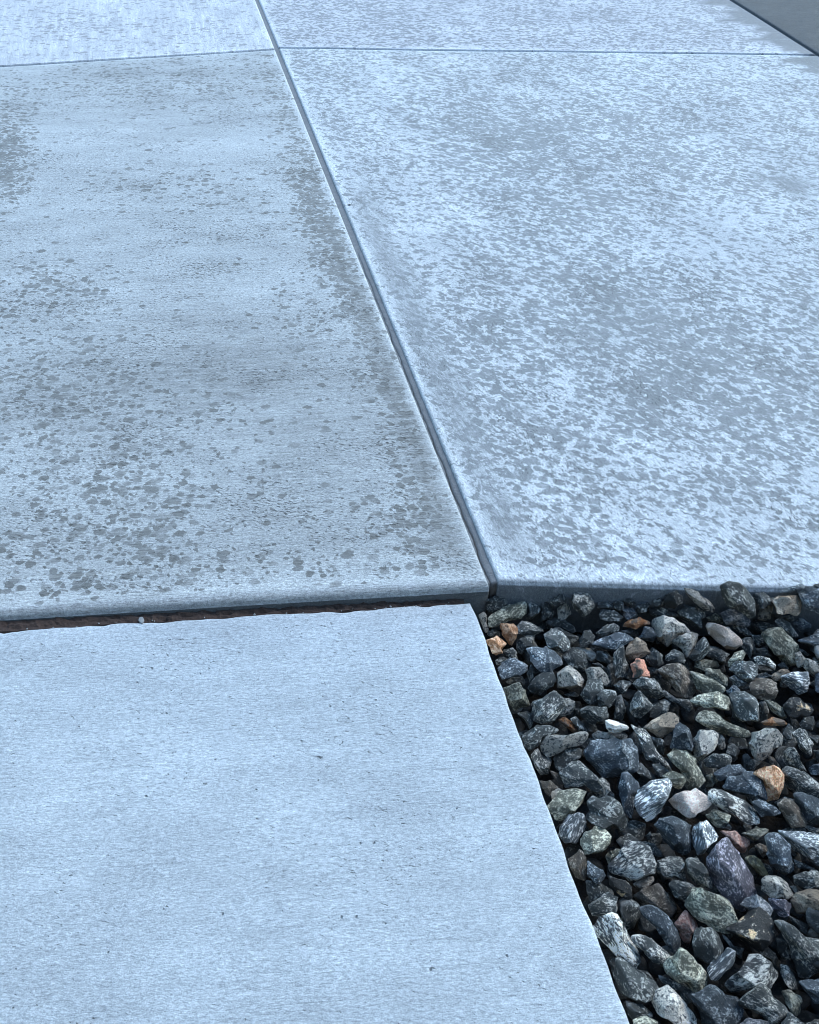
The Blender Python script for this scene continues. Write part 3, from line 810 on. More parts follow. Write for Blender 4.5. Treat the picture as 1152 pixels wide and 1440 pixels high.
STONES = """A 670 820
s.7 0 100,170 180,130 280,140 330,200 250,260 150,300 100,270
q1 1 120,350 150,310 330,220 490,185 520,230 515,310 450,350 280,400 200,435 130,440
s1.2 0 515,190 580,200 650,250 660,280 630,320 560,370 500,370 525,300
g.7 1 20,320 70,285 105,320 110,400 130,480 90,500 60,430
s.6 0 110,490 180,470 235,490 240,540 160,550 115,530
o.75 1 240,410 300,405 380,420 418,460 400,560 360,625 320,610 260,520
o1.35 1 95,575 200,535 250,560 312,620 260,680 270,710 210,735 160,710 130,640
v1.2 1 410,440 470,385 560,410 640,450 680,490 600,520 480,530 415,500
s.9 0 660,200 700,175 760,220 780,300 760,370 660,385
s.9 0 740,190 800,140 860,105 915,150 890,200 800,240
g.8 1 820,260 910,195 940,230 960,310 900,380 820,355
v.9 1 960,180 1000,110 1090,90 1150,110 1190,190 1190,250 1150,310 1080,335 1000,260
s.6 0 705,400 780,355 880,370 980,430 1000,490 960,505 870,460 750,450
s2 1 680,520 770,470 870,500 940,580 940,660 890,720 800,680 710,630
s.7 0 770,460 850,455 930,500 1040,550 1000,600 950,640
s1 1 1040,560 1090,490 1150,475 1200,540 1180,620 1100,650 1040,630
s.9 0 400,610 440,550 560,520 600,540 600,640 520,700 440,720 405,660
u1.5 1 490,650 600,640 720,660 800,700 870,790 880,830 760,890 640,890 570,820 540,740
s.9 0 280,680 370,655 415,700 410,760 330,770 280,730
s.8 0 190,780 270,745 330,770 300,820 210,840
u1.2 1 215,860 330,770 400,770 520,830 510,880 440,920 330,950 250,970 240,910
s.55 1 880,750 1000,665 1100,700 1110,800 1105,900 1050,920 940,850
w.7 0 920,690 1000,648 1160,665 1205,700 1210,760 1150,810 1110,760 1060,690
g1.2 1 810,920 880,860 960,850 1040,910 1100,990 1050,1050 960,1080 820,1060
s.9 1 530,1060 600,960 680,910 780,905 800,960 770,1040 640,1130 560,1120
s.9 0 510,920 560,830 640,900 590,960 540,1010
q.6 1 275,1060 430,985 480,1070 545,1235 385,1290 320,1205
b1 0 300,1000 360,960 470,950 500,1000 500,1060 440,1000 340,1030
D 690 970
v1.3 1 430,140 520,80 600,10 650,5 720,60 750,120 740,200 640,310 560,345 470,330 425,270 440,200
g.9 0 740,80 840,100 850,170 800,260 690,270 740,200
s.8 0 740,50 860,20 890,60 800,80
s1 0 265,235 370,225 430,250 430,350 390,390 350,310
s1 1 330,480 480,370 600,360 680,400 650,440 530,470 500,540 400,610 370,590
r.8 0 670,310 760,280 850,350 890,430 830,430 740,360
s1.1 0 800,290 860,265 940,350 975,420 900,430 850,350
g.8 1 500,560 580,450 790,440 960,430 985,460 910,570 760,600 580,680 530,620
v.9 0 400,650 490,600 520,680 600,700 630,740 580,860 500,860 450,770
s.8 0 640,700 760,610 900,600 940,660 860,740 720,820 660,780
v1 1 710,860 830,755 910,745 1010,810 1070,880 1150,960 1170,1060 1080,1050 960,980 860,1010 770,990 740,920
b.9 1 510,940 600,910 690,1000 620,1020 600,1080 550,1040
w.45 0 605,1030 690,1000 770,1050 700,1080 610,1100
b.6 0 600,820 700,850 740,960 680,960
s.8 1 915,210 1000,170 1180,180 1200,260 1150,345 1000,340 930,280
s1.2 1 895,40 1000,-110 1120,-100 1170,40 1130,180 980,130
s.6 0 850,180 930,190 900,280 840,270
E 840 970
w1.3 1 75,310 180,320 310,365 315,395 230,440 130,430 90,390
u1.1 1 -135,640 -40,540 120,520 330,485 420,580 405,680 425,800 370,850 280,860 60,885 -20,780 -110,690
g.8 0 -60,460 10,415 110,430 190,480 180,510 60,530 -20,520
s1 1 0,50 90,0 180,10 185,80 110,180 20,180
s.9 0 190,100 260,60 290,220 260,310 160,290
v1.1 1 350,150 390,40 440,25 500,80 550,150 530,230 450,290 390,280 345,220
v.9 1 370,-50 460,-120 590,-110 640,-40 670,60 600,100 500,80
s.9 0 540,170 680,95 750,130 720,210 620,270 520,270
t1 1 480,390 560,320 740,240 830,270 790,370 650,475 600,460
v1.6 1 280,290 330,340 470,400 540,470 600,620 700,720 755,820 700,820 640,780 560,720 480,690 430,560 390,430
s1 0 540,470 660,500 690,580 680,660 620,630 580,550
u.8 1 740,500 800,360 850,345 960,420 990,500 960,640 850,600 740,590
q1.1 1 700,660 800,605 870,610 1000,680 1020,780 1080,900 1010,980 900,990 870,850 800,780
g1.3 1 985,510 1040,430 1150,402 1200,420 1245,470 1215,560 1150,660 1030,770 1010,690 980,600
s1 0 400,830 440,730 500,800 590,880 600,920 480,940
s1.1 0 560,760 640,760 740,830 650,890 600,860
q1 1 650,870 760,830 880,870 900,930 860,1010 790,1000 720,930
f1.5 1 375,1090 450,1000 545,930 740,925 785,1000 745,1110 720,1170 570,1320 490,1325 400,1240 370,1150
u1.2 0 230,1000 260,860 310,845 420,950 430,1000 370,1090 360,1200 330,1290 250,1190
k1.2 1 740,1130 790,1060 880,1020 1030,1015 1100,1060 1150,1110 1090,1210 920,1290 800,1210
q1.6 1 960,120 1040,60 1220,22 1330,80 1345,220 1210,190 1090,185 990,155
q.9 1 994,310 1044,240 1094,210 1194,230 1324,330 1514,400 1559,440 1534,475 1424,480 1264,450 1144,400
s.9 0 650,0 720,20 800,90 930,90 960,180 920,220 800,150 700,80
v.9 0 -60,930 60,900 130,960 80,1070 0,1100 -60,1040
B 830 820
s1.1 0 80,190 180,180 240,220 240,260 120,270 70,250
s.9 0 240,200 290,165 350,190 330,250 290,280 240,250
s.8 0 330,170 380,140 440,180 470,230 440,250 370,210
s1 1 85,320 130,265 230,270 320,330 310,400 220,390 100,365
l1 1 305,270 350,225 400,220 460,270 490,330 460,360 370,370 330,330
s.9 0 460,230 570,190 625,230 590,270 560,310 490,300
r1.2 1 345,410 400,370 510,350 600,390 620,420 540,440 450,465 350,440
s1.2 1 605,270 700,230 780,270 910,330 880,350 760,330 690,350 620,320
s.7 0 640,180 700,145 760,170 760,240 650,230
s.4 1 760,150 800,100 870,75 930,130 930,200 870,260 800,250 760,200
g.8 1 940,45 990,28 1085,65 1110,110 1200,170 1265,260 1230,295 1150,270 1080,220 990,120
s1.2 1 890,290 960,225 1070,230 1150,290 1160,340 1100,360 1100,450 1010,420 930,370
g1.5 1 650,430 680,360 730,325 830,350 920,400 1000,490 900,520 860,570 780,655 710,580 660,500
g.8 1 850,600 900,540 1000,490 1120,530 1100,600 1000,700 950,745 930,680
u1.1 1 490,550 560,440 640,460 660,530 640,600 580,590
s.6 0 300,480 400,465 490,500 470,560 380,540
s1 1 70,510 140,440 250,405 290,440 280,490 150,560 90,560
u1.3 1 20,620 160,550 300,500 380,520 430,570 350,620 230,700 100,670
t.9 1 360,650 480,555 560,600 595,680 540,740 400,780 350,720
v.8 1 240,700 340,640 370,790 400,860 340,950 260,950 230,830
s1 0 70,690 170,690 210,740 200,830 120,810 70,780
x1 1 405,820 480,770 550,775 600,950 550,950 500,955 440,960
s.8 1 560,760 640,655 740,730 760,820 670,850 600,830
s1.3 1 760,740 860,670 930,700 960,820 880,800 780,790
s.9 0 700,890 790,850 790,960 800,1000 720,960
s.6 0 590,860 690,850 680,920 620,950
g.7 1 0,850 90,845 160,920 190,1000 170,1030 60,1030 -20,1000 -40,900
s.6 0 20,820 80,800 190,880 160,920 90,840
s1 0 240,1040 330,980 430,1010 350,1100 290,1140
s1.2 1 970,740 1060,640 1152,550 1200,650 1150,760 1060,790
b1 1 690,890 780,820 880,810 980,860 1110,1000 1120,1060 1040,1140 950,1150 870,1090 790,980
C 992 820
q.7 0 -100,800 0,770 120,790 150,850 60,880 -60,920 -100,860
q.8 0 0,860 150,880 220,960 220,1050 100,1000 0,930
q1 1 -140,900 0,935 110,990 195,1050 150,1100 0,1110 -80,1080
s1 1 150,30 230,-20 330,0 450,80 510,200 500,320 450,360 370,300 250,240 180,130
s1 0 500,110 590,90 660,140 690,190 620,240 560,260 520,190
t1.5 1 690,150 740,115 930,125 970,180 960,280 900,330 830,310 700,300
u1.1 0 750,100 860,40 980,0 1010,40 930,100 840,115
u1.1 1 960,130 1010,40 1150,30 1200,100 1200,290 1120,310 1000,250
s1 0 1090,20 1160,0 1220,60 1150,75
g.7 1 530,330 560,270 640,205 680,230 660,370 600,385 540,370
v.7 0 680,330 750,305 880,320 890,370 840,390 740,360
l.7 1 130,300 260,250 380,310 460,380 450,440 380,440 300,420 210,420 170,350
q1.2 0 0,350 120,300 180,360 170,410 60,400
k.8 1 0,430 50,395 120,410 240,460 340,560 370,620 310,680 240,680 120,590 40,500
s1.3 0 280,410 350,400 440,480 480,530 430,540 350,500 290,460
s.6 0 480,430 530,385 640,400 710,440 640,500 540,500
v1 1 700,390 770,360 850,400 900,460 950,540 880,550 820,480 740,430
u1 0 900,410 980,355 1060,410 1050,450 960,500
u1.2 1 950,590 1080,530 1150,470 1250,520 1250,680 1130,720 1060,650
q.75 1 610,520 680,470 780,460 850,540 900,640 900,820 850,860 780,760 690,720 630,630
s1.3 0 370,590 430,550 490,570 520,660 510,720 430,750 370,650
v1.3 0 480,530 560,530 610,590 640,640 540,640 500,600
s.6 0 510,660 600,650 700,750 640,770 540,730
q1.6 1 230,790 300,710 390,680 420,720 390,770 310,800 250,850
s1.7 1 270,890 330,810 450,780 510,830 520,920 480,1010 430,1010 340,940
v1.6 1 470,750 520,730 640,760 720,830 710,890 620,840 520,820
s.5 0 510,830 620,850 690,890 600,910 530,900
g.7 1 920,720 970,700 1020,760 1010,830 930,860 910,800
g.8 1 1020,760 1110,790 1150,880 1100,950 1050,900 1000,860
f1.2 1 775,950 900,910 1050,900 1070,1010 1030,1100 940,1120 860,1060 800,1000
v.8 0 520,930 600,900 670,940 580,990 520,980
t.9 0 660,940 760,870 830,870 870,910 770,960 760,1000 690,980
b.9 1 450,1050 550,980 680,980 760,1080 720,1180 600,1190 480,1140
v.9 0 740,830 790,800 850,870 760,860
s.9 0 240,960 300,930 430,1010 380,1060 300,1040
u1 0 220,1100 300,1030 350,1080 340,1130 260,1170
v.8 0 0,640 120,650 230,720 210,840 100,780 0,740
s1 0 1060,1020 1120,980 1200,1000 1200,1080 1090,1060
s1 0 1090,760 1160,740 1220,800 1160,850 1110,830
s.7 0 900,630 1000,680 1080,740 1000,740 920,690
F 992 970
s1.8 1 270,110 340,25 440,40 545,100 560,200 540,310 380,330 310,290 280,190
s1.1 0 560,130 600,110 640,220 620,300 550,310
q.8 1 580,95 680,110 790,190 830,280 770,300 670,210 620,130
z1 1 800,160 860,85 950,85 1010,140 1070,190 1030,260 880,295 830,260
r1.2 1 560,320 680,275 790,310 830,350 760,370 600,360
g1.2 1 455,560 500,450 600,370 680,370 760,460 740,570 660,680 550,735 480,670
s1.4 0 770,430 840,340 920,420 880,460 880,500 800,480
s.8 0 940,340 1000,280 1100,280 1130,340 1090,420 980,400
v1.2 1 890,450 960,400 1010,410 1090,550 1080,650 1030,660 950,590
v.9 1 800,630 860,560 920,640 980,740 1030,830 920,800 830,760
v1 1 770,820 830,775 950,810 1070,880 1150,950 1200,1040 1100,1080 950,1060 850,1000 810,900
o1.6 1 465,840 560,760 660,745 740,800 800,900 810,1000 720,1100 640,1130 600,1050 560,900
u1.1 1 190,980 230,880 400,850 560,860 600,1000 620,1110 430,1090 220,1020
u1.3 1 90,850 220,760 360,770 430,840 230,880 140,920
v1 1 0,720 110,640 200,640 265,690 240,760 180,780 90,810 10,790
g.7 0 120,560 160,450 200,500 200,580 150,610
s.6 0 440,760 490,700 560,740 470,830
b.7 0 640,680 700,690 770,800 720,800 660,740
q.7 0 0,860 60,840 130,930 60,1000 0,980
u1 0 1060,800 1110,750 1220,740 1220,850 1080,860
s.7 0 1050,470 1150,460 1200,560 1120,600
s.8 0 1110,620 1200,600 1200,720 1120,720
s1 0 700,1140 790,1080 900,1100 890,1160 780,1180
s.8 0 200,620 290,540 350,620 330,710 230,740
I 992 1120
h1.4 1 60,60 30,-30 70,-70 170,-60 300,10 400,50 500,130 570,240 560,290 430,280 250,180
u.8 1 900,-20 980,-40 1080,0 1210,70 1210,300 1060,310 1000,220 950,120
u1 1 480,60 560,35 690,90 755,165 680,185 570,210 510,130
b.9 1 710,70 790,20 880,40 970,130 1015,230 1000,290 860,300 790,180
q.8 1 0,190 100,140 250,185 180,260 120,330 60,260
p1 0 140,360 290,330 360,400 450,450 420,580 380,605 310,540 250,430
m1.2 1 20,650 60,540 180,430 230,420 300,540 400,660 470,800 510,960 430,1060 330,1100 230,1060 100,900 50,760
l.9 1 360,1100 500,980 600,1040 665,1120 620,1170 480,1170
q.7 0 360,360 500,320 620,320 640,350 560,400 500,460 440,420
b.8 0 510,510 560,485 630,510 640,590 580,620
y1 0 400,640 490,590 560,640 620,770 560,800 470,720
u1.5 1 590,400 640,355 730,370 830,470 870,620 910,690 900,770 830,820 740,760 670,680 640,560
f1 1 770,380 870,390 1000,380 1152,375 1260,420 1260,680 1150,690 1050,650 950,600 880,490
s.8 0 780,350 900,310 990,310 1000,360 870,390
v1.3 0 1010,310 1060,295 1150,330 1220,370 1080,375
s1.1 0 900,640 1030,690 1160,760 1060,750 930,720
v.8 1 880,800 1000,750 1160,770 1220,860 1160,930 1000,950 920,900
t.7 1 880,1070 960,960 1080,950 1220,980 1250,1130 1200,1250 1080,1210 930,1180
g.8 1 560,830 640,800 740,820 850,900 890,1010 840,1060 700,1000 640,1000 560,930
m1 1 660,1050 800,1030 870,1100 830,1190 740,1200 680,1150
g.7 0 860,910 930,920 950,980 890,1010
G 880 1120
q1.2 1 630,1130 680,990 760,930 880,950 990,1040 1110,1150 1135,1230 1090,1300 980,1330 880,1325 790,1270 680,1210
u.9 1 280,280 400,190 470,185 600,250 670,310 670,450 640,560 580,600 480,530 420,490 350,370
f1.7 1 685,310 740,250 830,260 900,340 940,400 860,480 780,580 710,590 690,440
v.8 1 290,720 330,650 430,640 570,640 600,800 610,870 500,820 360,805 300,770
v.8 1 600,640 660,610 740,650 800,700 830,770 880,880 870,940 740,910 650,830 620,740
v.8 1 440,900 510,865 640,890 710,930 680,1000 620,1090 560,1060 490,1000
b.6 0 70,1010 200,920 330,870 430,990 490,1040 520,1130 420,1180 200,1150
s.7 0 200,400 250,350 270,420 230,450
s.6 0 950,320 1040,270 1070,310 1010,350
H 760 1120
q1.1 1 55,90 190,-20 370,-55 470,-20 440,90 330,165 220,250 170,230
s.9 1 470,230 520,160 470,60 540,0 600,40 740,10 800,60 850,180 900,250 880,350 820,380 750,320 680,330 560,280
h1 1 690,720 790,630 880,530 990,480 1110,500 1140,640 1130,720 1040,780 950,850 880,830 740,790
b1.2 0 930,880 1000,830 1130,800 1150,860 1060,940 1020,960
s.8 0 780,460 920,400 1000,450 1150,470 1220,560 1220,620 1140,600 1100,490 950,490 850,560
z.9 1 690,790 740,820 860,850 920,920 920,1020 870,1040 780,980 700,890
q.9 0 660,610 760,530 820,530 840,570 760,650 690,690
q1.6 1 400,470 440,350 540,305 640,330 710,400 720,500 650,580 560,605 450,580
f.8 1 190,390 200,320 300,210 380,165 440,180 460,260 420,380 350,500 250,460
b.9 1 290,650 400,550 460,600 460,720 440,830 360,820 310,730
u1.1 1 470,780 480,660 550,700 640,760 660,810 600,880 520,840
s.6 0 470,850 600,890 750,990 760,1020 600,1040 500,1060 470,950
v.9 1 490,1110 560,1040 700,1010 780,1040 800,1150 740,1210 620,1220 520,1200
s.8 0 780,1040 880,1030 970,1070 1010,1130 1000,1280 960,1370 870,1360 810,1210
J 800 1280
h1.8 1 260,180 300,80 430,10 490,30 560,160 640,310 700,410 710,490 670,600 600,550 520,470 400,370 290,270
v1.3 1 630,260 720,245 790,260 890,350 1050,480 1030,540 960,570 870,530 740,400 650,340
s1.3 1 490,750 520,560 560,555 700,640 880,740 925,820 830,920 780,930 600,910 530,850
s1.2 0 570,920 640,920 760,980 860,1060 800,1100 680,1130 620,1080
q1.5 1 650,1140 800,1100 900,1140 900,1220 700,1220
s.6 0 410,510 500,490 550,540 510,600 440,640
s.6 0 680,600 800,620 880,720 760,660
L 900 1280
g1.7 1 125,920 200,850 290,805 370,850 480,980 540,1040 565,1150 480,1170 350,1150 250,1100 150,1000
s1.2 0 180,660 260,680 400,740 530,830 500,850 350,800 220,730
u1 1 0,0 110,-40 200,0 280,60 380,200 420,310 410,370 340,440 250,320 150,160 50,80
p.7 0 340,130 400,70 480,15 520,60 580,130 600,190 520,250 510,340 440,310 400,220
q1.3 1 255,610 350,510 400,410 450,395 520,440 600,560 670,640 710,700 640,820 560,850 470,770 380,730 280,670
s.8 1 520,330 560,230 640,205 740,205 820,270 830,370 760,490 680,560 620,540 540,430
f.9 1 670,620 800,490 890,390 960,410 960,480 940,570 870,650 780,700 700,670
s1 0 810,230 870,260 960,370 1060,400 1030,515 960,450 900,360
u.6 1 480,880 720,770 780,790 880,880 1000,900 1040,1020 980,1120 900,1200 650,1200 620,1050
K 992 1280
h.8 1 200,740 250,650 350,560 480,490 560,470 650,530 740,650 700,790 600,760 480,740 380,820 270,850
z1.3 1 230,200 330,120 420,80 520,15 600,20 660,80 715,220 690,290 600,350 550,420 440,390 380,340 260,260
b.8 0 550,430 620,360 700,430 740,500 700,560 640,500
s.7 0 730,300 800,300 870,400 880,510 800,510 720,400
v.9 1 700,130 780,95 900,160 1020,290 1100,280 1220,330 1240,600 1050,710 960,690 910,520 870,370 800,250
g.8 0 1030,220 1100,140 1220,130 1220,260 1050,290
v.9 0 770,560 850,580 920,700 920,790 850,790 780,700
v.9 1 330,900 400,820 500,750 600,770 700,870 800,960 850,1060 790,1100 720,1130 600,1080 450,1050 350,980
q.6 0 780,830 860,820 970,870 970,1030 900,1060 830,980
u1 1 960,750 1100,730 1220,740 1220,980 1120,960 1060,870
v1 1 770,1150 860,1050 950,1090 1000,1140 960,1200 800,1200
l.9 1 320,1150 420,1100 560,1100 690,1140 700,1220 330,1220
s1 0 1000,1140 1130,1120 1220,1150 1220,1220 1010,1220
s.6 0 840,50 940,100 1050,150 1030,260 900,160
"""

stones = []
ox = oy = 0
for row in STONES.strip().splitlines():
    w = row.split()
    if w[0].isupper():
        ox, oy = float(w[1]), float(w[2])
        continue
    kind, tone, layer = w[0][0], float(w[0][1:]), int(w[1])
    poly = np.array([[float(q) for q in p.split(',')] for p in w[2:]]) / 7.2 + [ox, oy]
    stones.append(dict(kind=kind, tone=tone, layer=layer, poly=poly))

for i, s in enumerate(stones):
    rg = np.random.default_rng(1000 + i)
    poly = s['poly']
    x, y = poly[:, 0], poly[:, 1]
    x1, y1 = np.roll(x, -1), np.roll(y, -1)
    cr = x * y1 - x1 * y
    ar = cr.sum() / 2
    cx, cy = ((x + x1) * cr).sum() / (6 * ar), ((y + y1) * cr).sum() / (6 * ar)
    z = -.068 if s['layer'] else -.088
    z += rg.uniform(-.006, .006)
    for _ in range(60):
        c = at(cx, cy, z)
        dep = (c - CAM) @ _F
        q = (poly - [cx, cy]) * dep / F_PX
        cov = np.cov(q.T)
        ev, evec = np.linalg.eigh(cov)
        minor = math.sqrt(ev[0]) * 1.5
        if ahead_of_drive(c[0], c[1]) > minor * .75:
            break
        z += .004
    major = evec[:, 1]
    ta = math.atan2(-major[1], major[0])
    ca, sa = math.cos(ta), math.sin(ta)
    ex, ey = RV * ca + UV * sa, -RV * sa + UV * ca
    pl = np.stack([q[:, 0] * ca - q[:, 1] * sa, -q[:, 0] * sa - q[:, 1] * ca], 1)
    U, Fc = ICO4 if s['layer'] else ICO3
    P = rough(chip(U, rg), 1, rg)
    th = np.arctan2(P[:, 1], P[:, 0])
    R0 = outline_radius(pl, th) * 1.07
    # keep the silhouette: the widest ring of the chipped shape reaches the outline
    rho = np.linalg.norm(P[:, :2], axis=1)
    bins = ((th + math.pi) / (2 * math.pi) * 24).astype(int) % 24
    mx = np.array([rho[bins == b].max() if (bins == b).any() else 1. for b in range(24)])
    mx = (np.roll(mx, 1) + 2 * mx + np.roll(mx, -1)) / 4
    bb = (th + math.pi) / (2 * math.pi) * 24 - .5
    b0 = np.floor(bb).astype(int)
    mxx = mx[b0 % 24] * (1 - (bb - b0)) + mx[(b0 + 1) % 24] * (bb - b0)
    rr = rho / np.maximum(.3, mxx)
    thick = min(minor * rg.uniform(.8, 1.1), .032)
    V = np.stack([np.cos(th) * R0 * rr, np.sin(th) * R0 * rr, P[:, 2] * thick * 1.15], 1)
    me = bpy.data.meshes.new('stone')
    me.from_pydata(V.tolist(), [], Fc.tolist())
    me.polygons.foreach_set('use_smooth', [True] * len(me.polygons))
    me.materials.append(M[s['kind']])
    o = bpy.data.objects.new('stone', me)
    C.objects.link(o)
    ez = np.cross(ex, ey)
    o.matrix_world = Matrix(((ex[0], ey[0], ez[0], c[0]), (ex[1], ey[1], ez[1], c[1]), (ex[2], ey[2], ez[2], c[2]), (0, 0, 0, 1)))
    t = s['tone'] * (1.6 if s['kind'] in 'suqbvrfm' else 1.15)
    o.color = (t, t, t, 1)
    s.update(obj=o, cx=cx, cy=cy, size=math.sqrt(abs(ar)), ratio=math.sqrt(ev[1] / ev[0]), pos=c)

# the rest of the gravel: stones below and beyond the counted ones, as one mass
protos = []
for k in range(14):
    rg = np.random.default_rng(500 + k)
    U, Fc = ICO2
    protos.append(rough(chip(U, rg, 6, 6), 1, rg, .06) * [rg.uniform(.85, 1.35), rg.uniform(.75, 1.0), rg.uniform(.55, .8)])
GV, GF, GT = [], [], []
nb = 0
taken = np.array([[*s['pos'][:2], s['size']] for s in stones])


coarse = []
for k in range(14):
    rg = np.random.default_rng(700 + k)
    coarse.append(rough(chip(ico(1)[0], rg, 6, 6), 1, rg, .05) * [rg.uniform(.85, 1.35), rg.uniform(.75, 1.0), rg.uniform(.55, .8)])
ICO1_F = ico(1)[1]


def drop_stone(x, y, z, r, tone, deep=False):
    global nb
    k = rng.integers(len(protos))
    P = (coarse if deep else protos)[k] * r
    a = rng.uniform(0, 6.28)
    tl = rng.uniform(-.5, .5, 2)
    Rm = np.array(Matrix.Rotation(a, 3, 'Z') @ Matrix.Rotation(tl[0], 3, 'X') @ Matrix.Rotation(tl[1], 3, 'Y'))
    GV.append(P @ Rm.T + [x, y, z])
    GF.append((ICO1_F if deep else ICO2[1]) + nb)
    GT.append(np.tile(np.array([*tone, 1], np.float32), (len(P), 1)))
    nb += len(P)


n_single = [0]
singles = []


def open_spot(x, y):
    for s in stones:
        p = s['poly']
        q = np.roll(p, -1, 0)
        hit = ((p[:, 1] > y) != (q[:, 1] > y)) & (x < (q[:, 0] - p[:, 0]) * (y - p[:, 1]) / (q[:, 1] - p[:, 1] + 1e-9) + p[:, 0])
        if hit.sum() % 2:
            return False
    return True


proto_mesh = {}


def single(x, y, z, r, px, py):
    """a stone seen down in a gap: an object of its own, sharing its mesh with alike ones"""
    k = int(rng.integers(len(protos)))
    if k not in proto_mesh:
        me = bpy.data.meshes.new('stone')
        me.from_pydata((protos[k] * .021).tolist(), [], ICO2[1].tolist())
        me.polygons.foreach_set('use_smooth', [True] * len(me.polygons))
        me.materials.append(M['s'])
        proto_mesh[k] = me
    o = bpy.data.objects.new('stone', proto_mesh[k])
    C.objects.link(o)
    o.location = (x, y, z + .008)
    o.rotation_euler = (rng.uniform(-.5, .5), rng.uniform(-.5, .5), rng.uniform(0, 6.28))
    o.scale = [r / .021] * 3
    t = float(rng.uniform(.5, 1.0))
    o.color = (t, t, t, 1)
    n_single[0] += 1
    singles.append(dict(kind='s', tone=t, layer=-1, obj=o, cx=px, cy=py, size=r * 1.4 * F_PX / 1.4, ratio=1.5))


def scatter(z0, z1, spacing, rmin, rmax, only_outside):
    x0, x1, y0, y1 = 0.05, 2.7, -1.0, 1.25
    nx, ny = int((x1 - x0) / spacing), int((y1 - y0) / spacing)
    for i in range(nx):
        for j in range(ny):
            x = x0 + (i + rng.uniform(.1, .9)) * spacing
            y = y0 + (j + rng.uniform(.1, .9)) * spacing
            r = rng.uniform(rmin, rmax)
            if ahead_of_drive(x, y) < r * .9 or beside_walk(x, y) < r * .8:
                continue
            z = rng.uniform(z0, z1)
            if only_outside:
                px, py, _ = to_px(np.array([[x, y, z]]))
                if px[0] < PW + 14 and py[0] < PH + 14:
                    continue
            px, py, _ = to_px(np.array([[x, y, z]]))
            if z > -.126 and n_single[0] < 60 and 0 < px[0] < PW and 0 < py[0] < PH and open_spot(px[0], py[0]):
                single(x, y, z, r, px[0], py[0])
                continue
            if only_outside:
                k = int(rng.choice(7, p=[.36, .2, .16, .1, .1, .05, .03]))
                tint = ((1, 1, 1), (.9, 1.02, 1.25), (1.15, 1.1, .95), (1.9, 1.9, 1.85), (.6, .6, .6), (2.9, 2.8, 2.7), (3.6, 2.2, 1.5))[k]
                tone = np.array(tint) * rng.uniform(.9, 1.6)
            else:
                tone = np.ones(3) * rng.choice([.25, .35, .45, .6, .8, 1.4], p=[.2, .25, .25, .15, .1, .05])  # lower stones darkened in colour so the gaps look shaded
            far = not (-20 < px[0] < PW + 20 and -20 < py[0] < PH + 20)
            drop_stone(x, y, z, r, tone, z < -.130 or (far and not only_outside))


scatter(-.150, -.135, .040, .018, .026, False)
scatter(-.125, -.110, .044, .017, .025, False)
scatter(-.092, -.078, .046, .020, .028, True)
scatter(-.072, -.058, .056, .024, .038, True)
stones += singles
grav = mesh_obj('gravel', np.zeros((0, 3)), [], M_FILL)
me = grav.data
me.clear_geometry()
GV, GF, GT = np.vstack(GV), np.vstack(GF), np.vstack(GT)
me.from_pydata(GV.tolist(), [], GF.tolist())
me.polygons.foreach_set('use_smooth', [True] * len(me.polygons))
a = me.attributes.new('tone', 'FLOAT_COLOR', 'POINT')
a.data.foreach_set('color', GT.reshape(-1))
tag(grav, 'deeper and farther crushed rock of the gravel bed, deeper stones darkened as gap shade', None, None, 'stuff')

# ------------------------------------------------------------------ small loose bits
M_CRUMB = rough_mat('pale_crumb', (0.16, 0.16, 0.15), (0.34, 0.34, 0.32), 200, 0.9, 0.001)
M_GRIT = rough_mat('black_grit', (0.02, 0.02, 0.02), (0.05, 0.05, 0.05), 200, 0.9, 0.001)


def bit(name, px, py, z, r, mat, label, cat, group=None, seed=0):
    rg = np.random.default_rng(seed)
    P = rough(chip(ICO2[0], rg, 6, 5), 1, rg, .08) * [r * 1.6, r, r * .6]
    o = mesh_obj(name, P, ICO2[1], mat)
    o.location = at(px, py, z + r * .35)
    o.rotation_euler = (0, 0, rg.uniform(0, 6))
    return tag(o, label, cat, group)


bit('concrete_crumb', 200, 873, -.022, .0065, M_CRUMB, 'pale concrete crumb lying at the sidewalk side of the brown strip', 'crumb', None, 3)
bit('pebble', 491, 288, 0, .0042, M_GRIT, 'tiny black pebble on the slab beyond the joint from the dark drops', 'pebble', 'grit on the driveway', 4)
bit('pebble', 481, 305, -.0105, .0042, M_GRIT, 'tiny black pebble lying down inside the long joint', 'pebble', 'grit on the driveway', 5)
CV, CF, n0 = [], [], 0
for k in range(70):
    rg = np.random.default_rng(900 + k)
    s = rg.uniform(-.9, xs_end - FL[0][0] * 0 - .02)
    c = FL[0] + FL[1] * s
    h = cross((c, nn), SF)
    w = np.linalg.norm(h - c)
    f = 1 - abs(rg.normal(0, .16))
    r = rg.uniform(.0008, .0026)
    q = c - nn * (f * w)
    P = chip(ICO2[0][:42], rg, 4, 3) * r + [q[0], q[1], float(walk_z(h[0], h[1])) - .003 + r * .4]
    U1, F1 = ico(1)
    CV.append(chip(U1, rg, 4, 3) * r + [q[0], q[1], float(walk_z(h[0], h[1])) - .0025 + r * .4])
    CF.append(F1 + n0)
    n0 += len(U1)
tag(mesh_obj('crumbs', np.vstack(CV), np.vstack(CF), M_CRUMB), 'fine pale crumbs scattered along the brown strip', None, None, 'stuff')

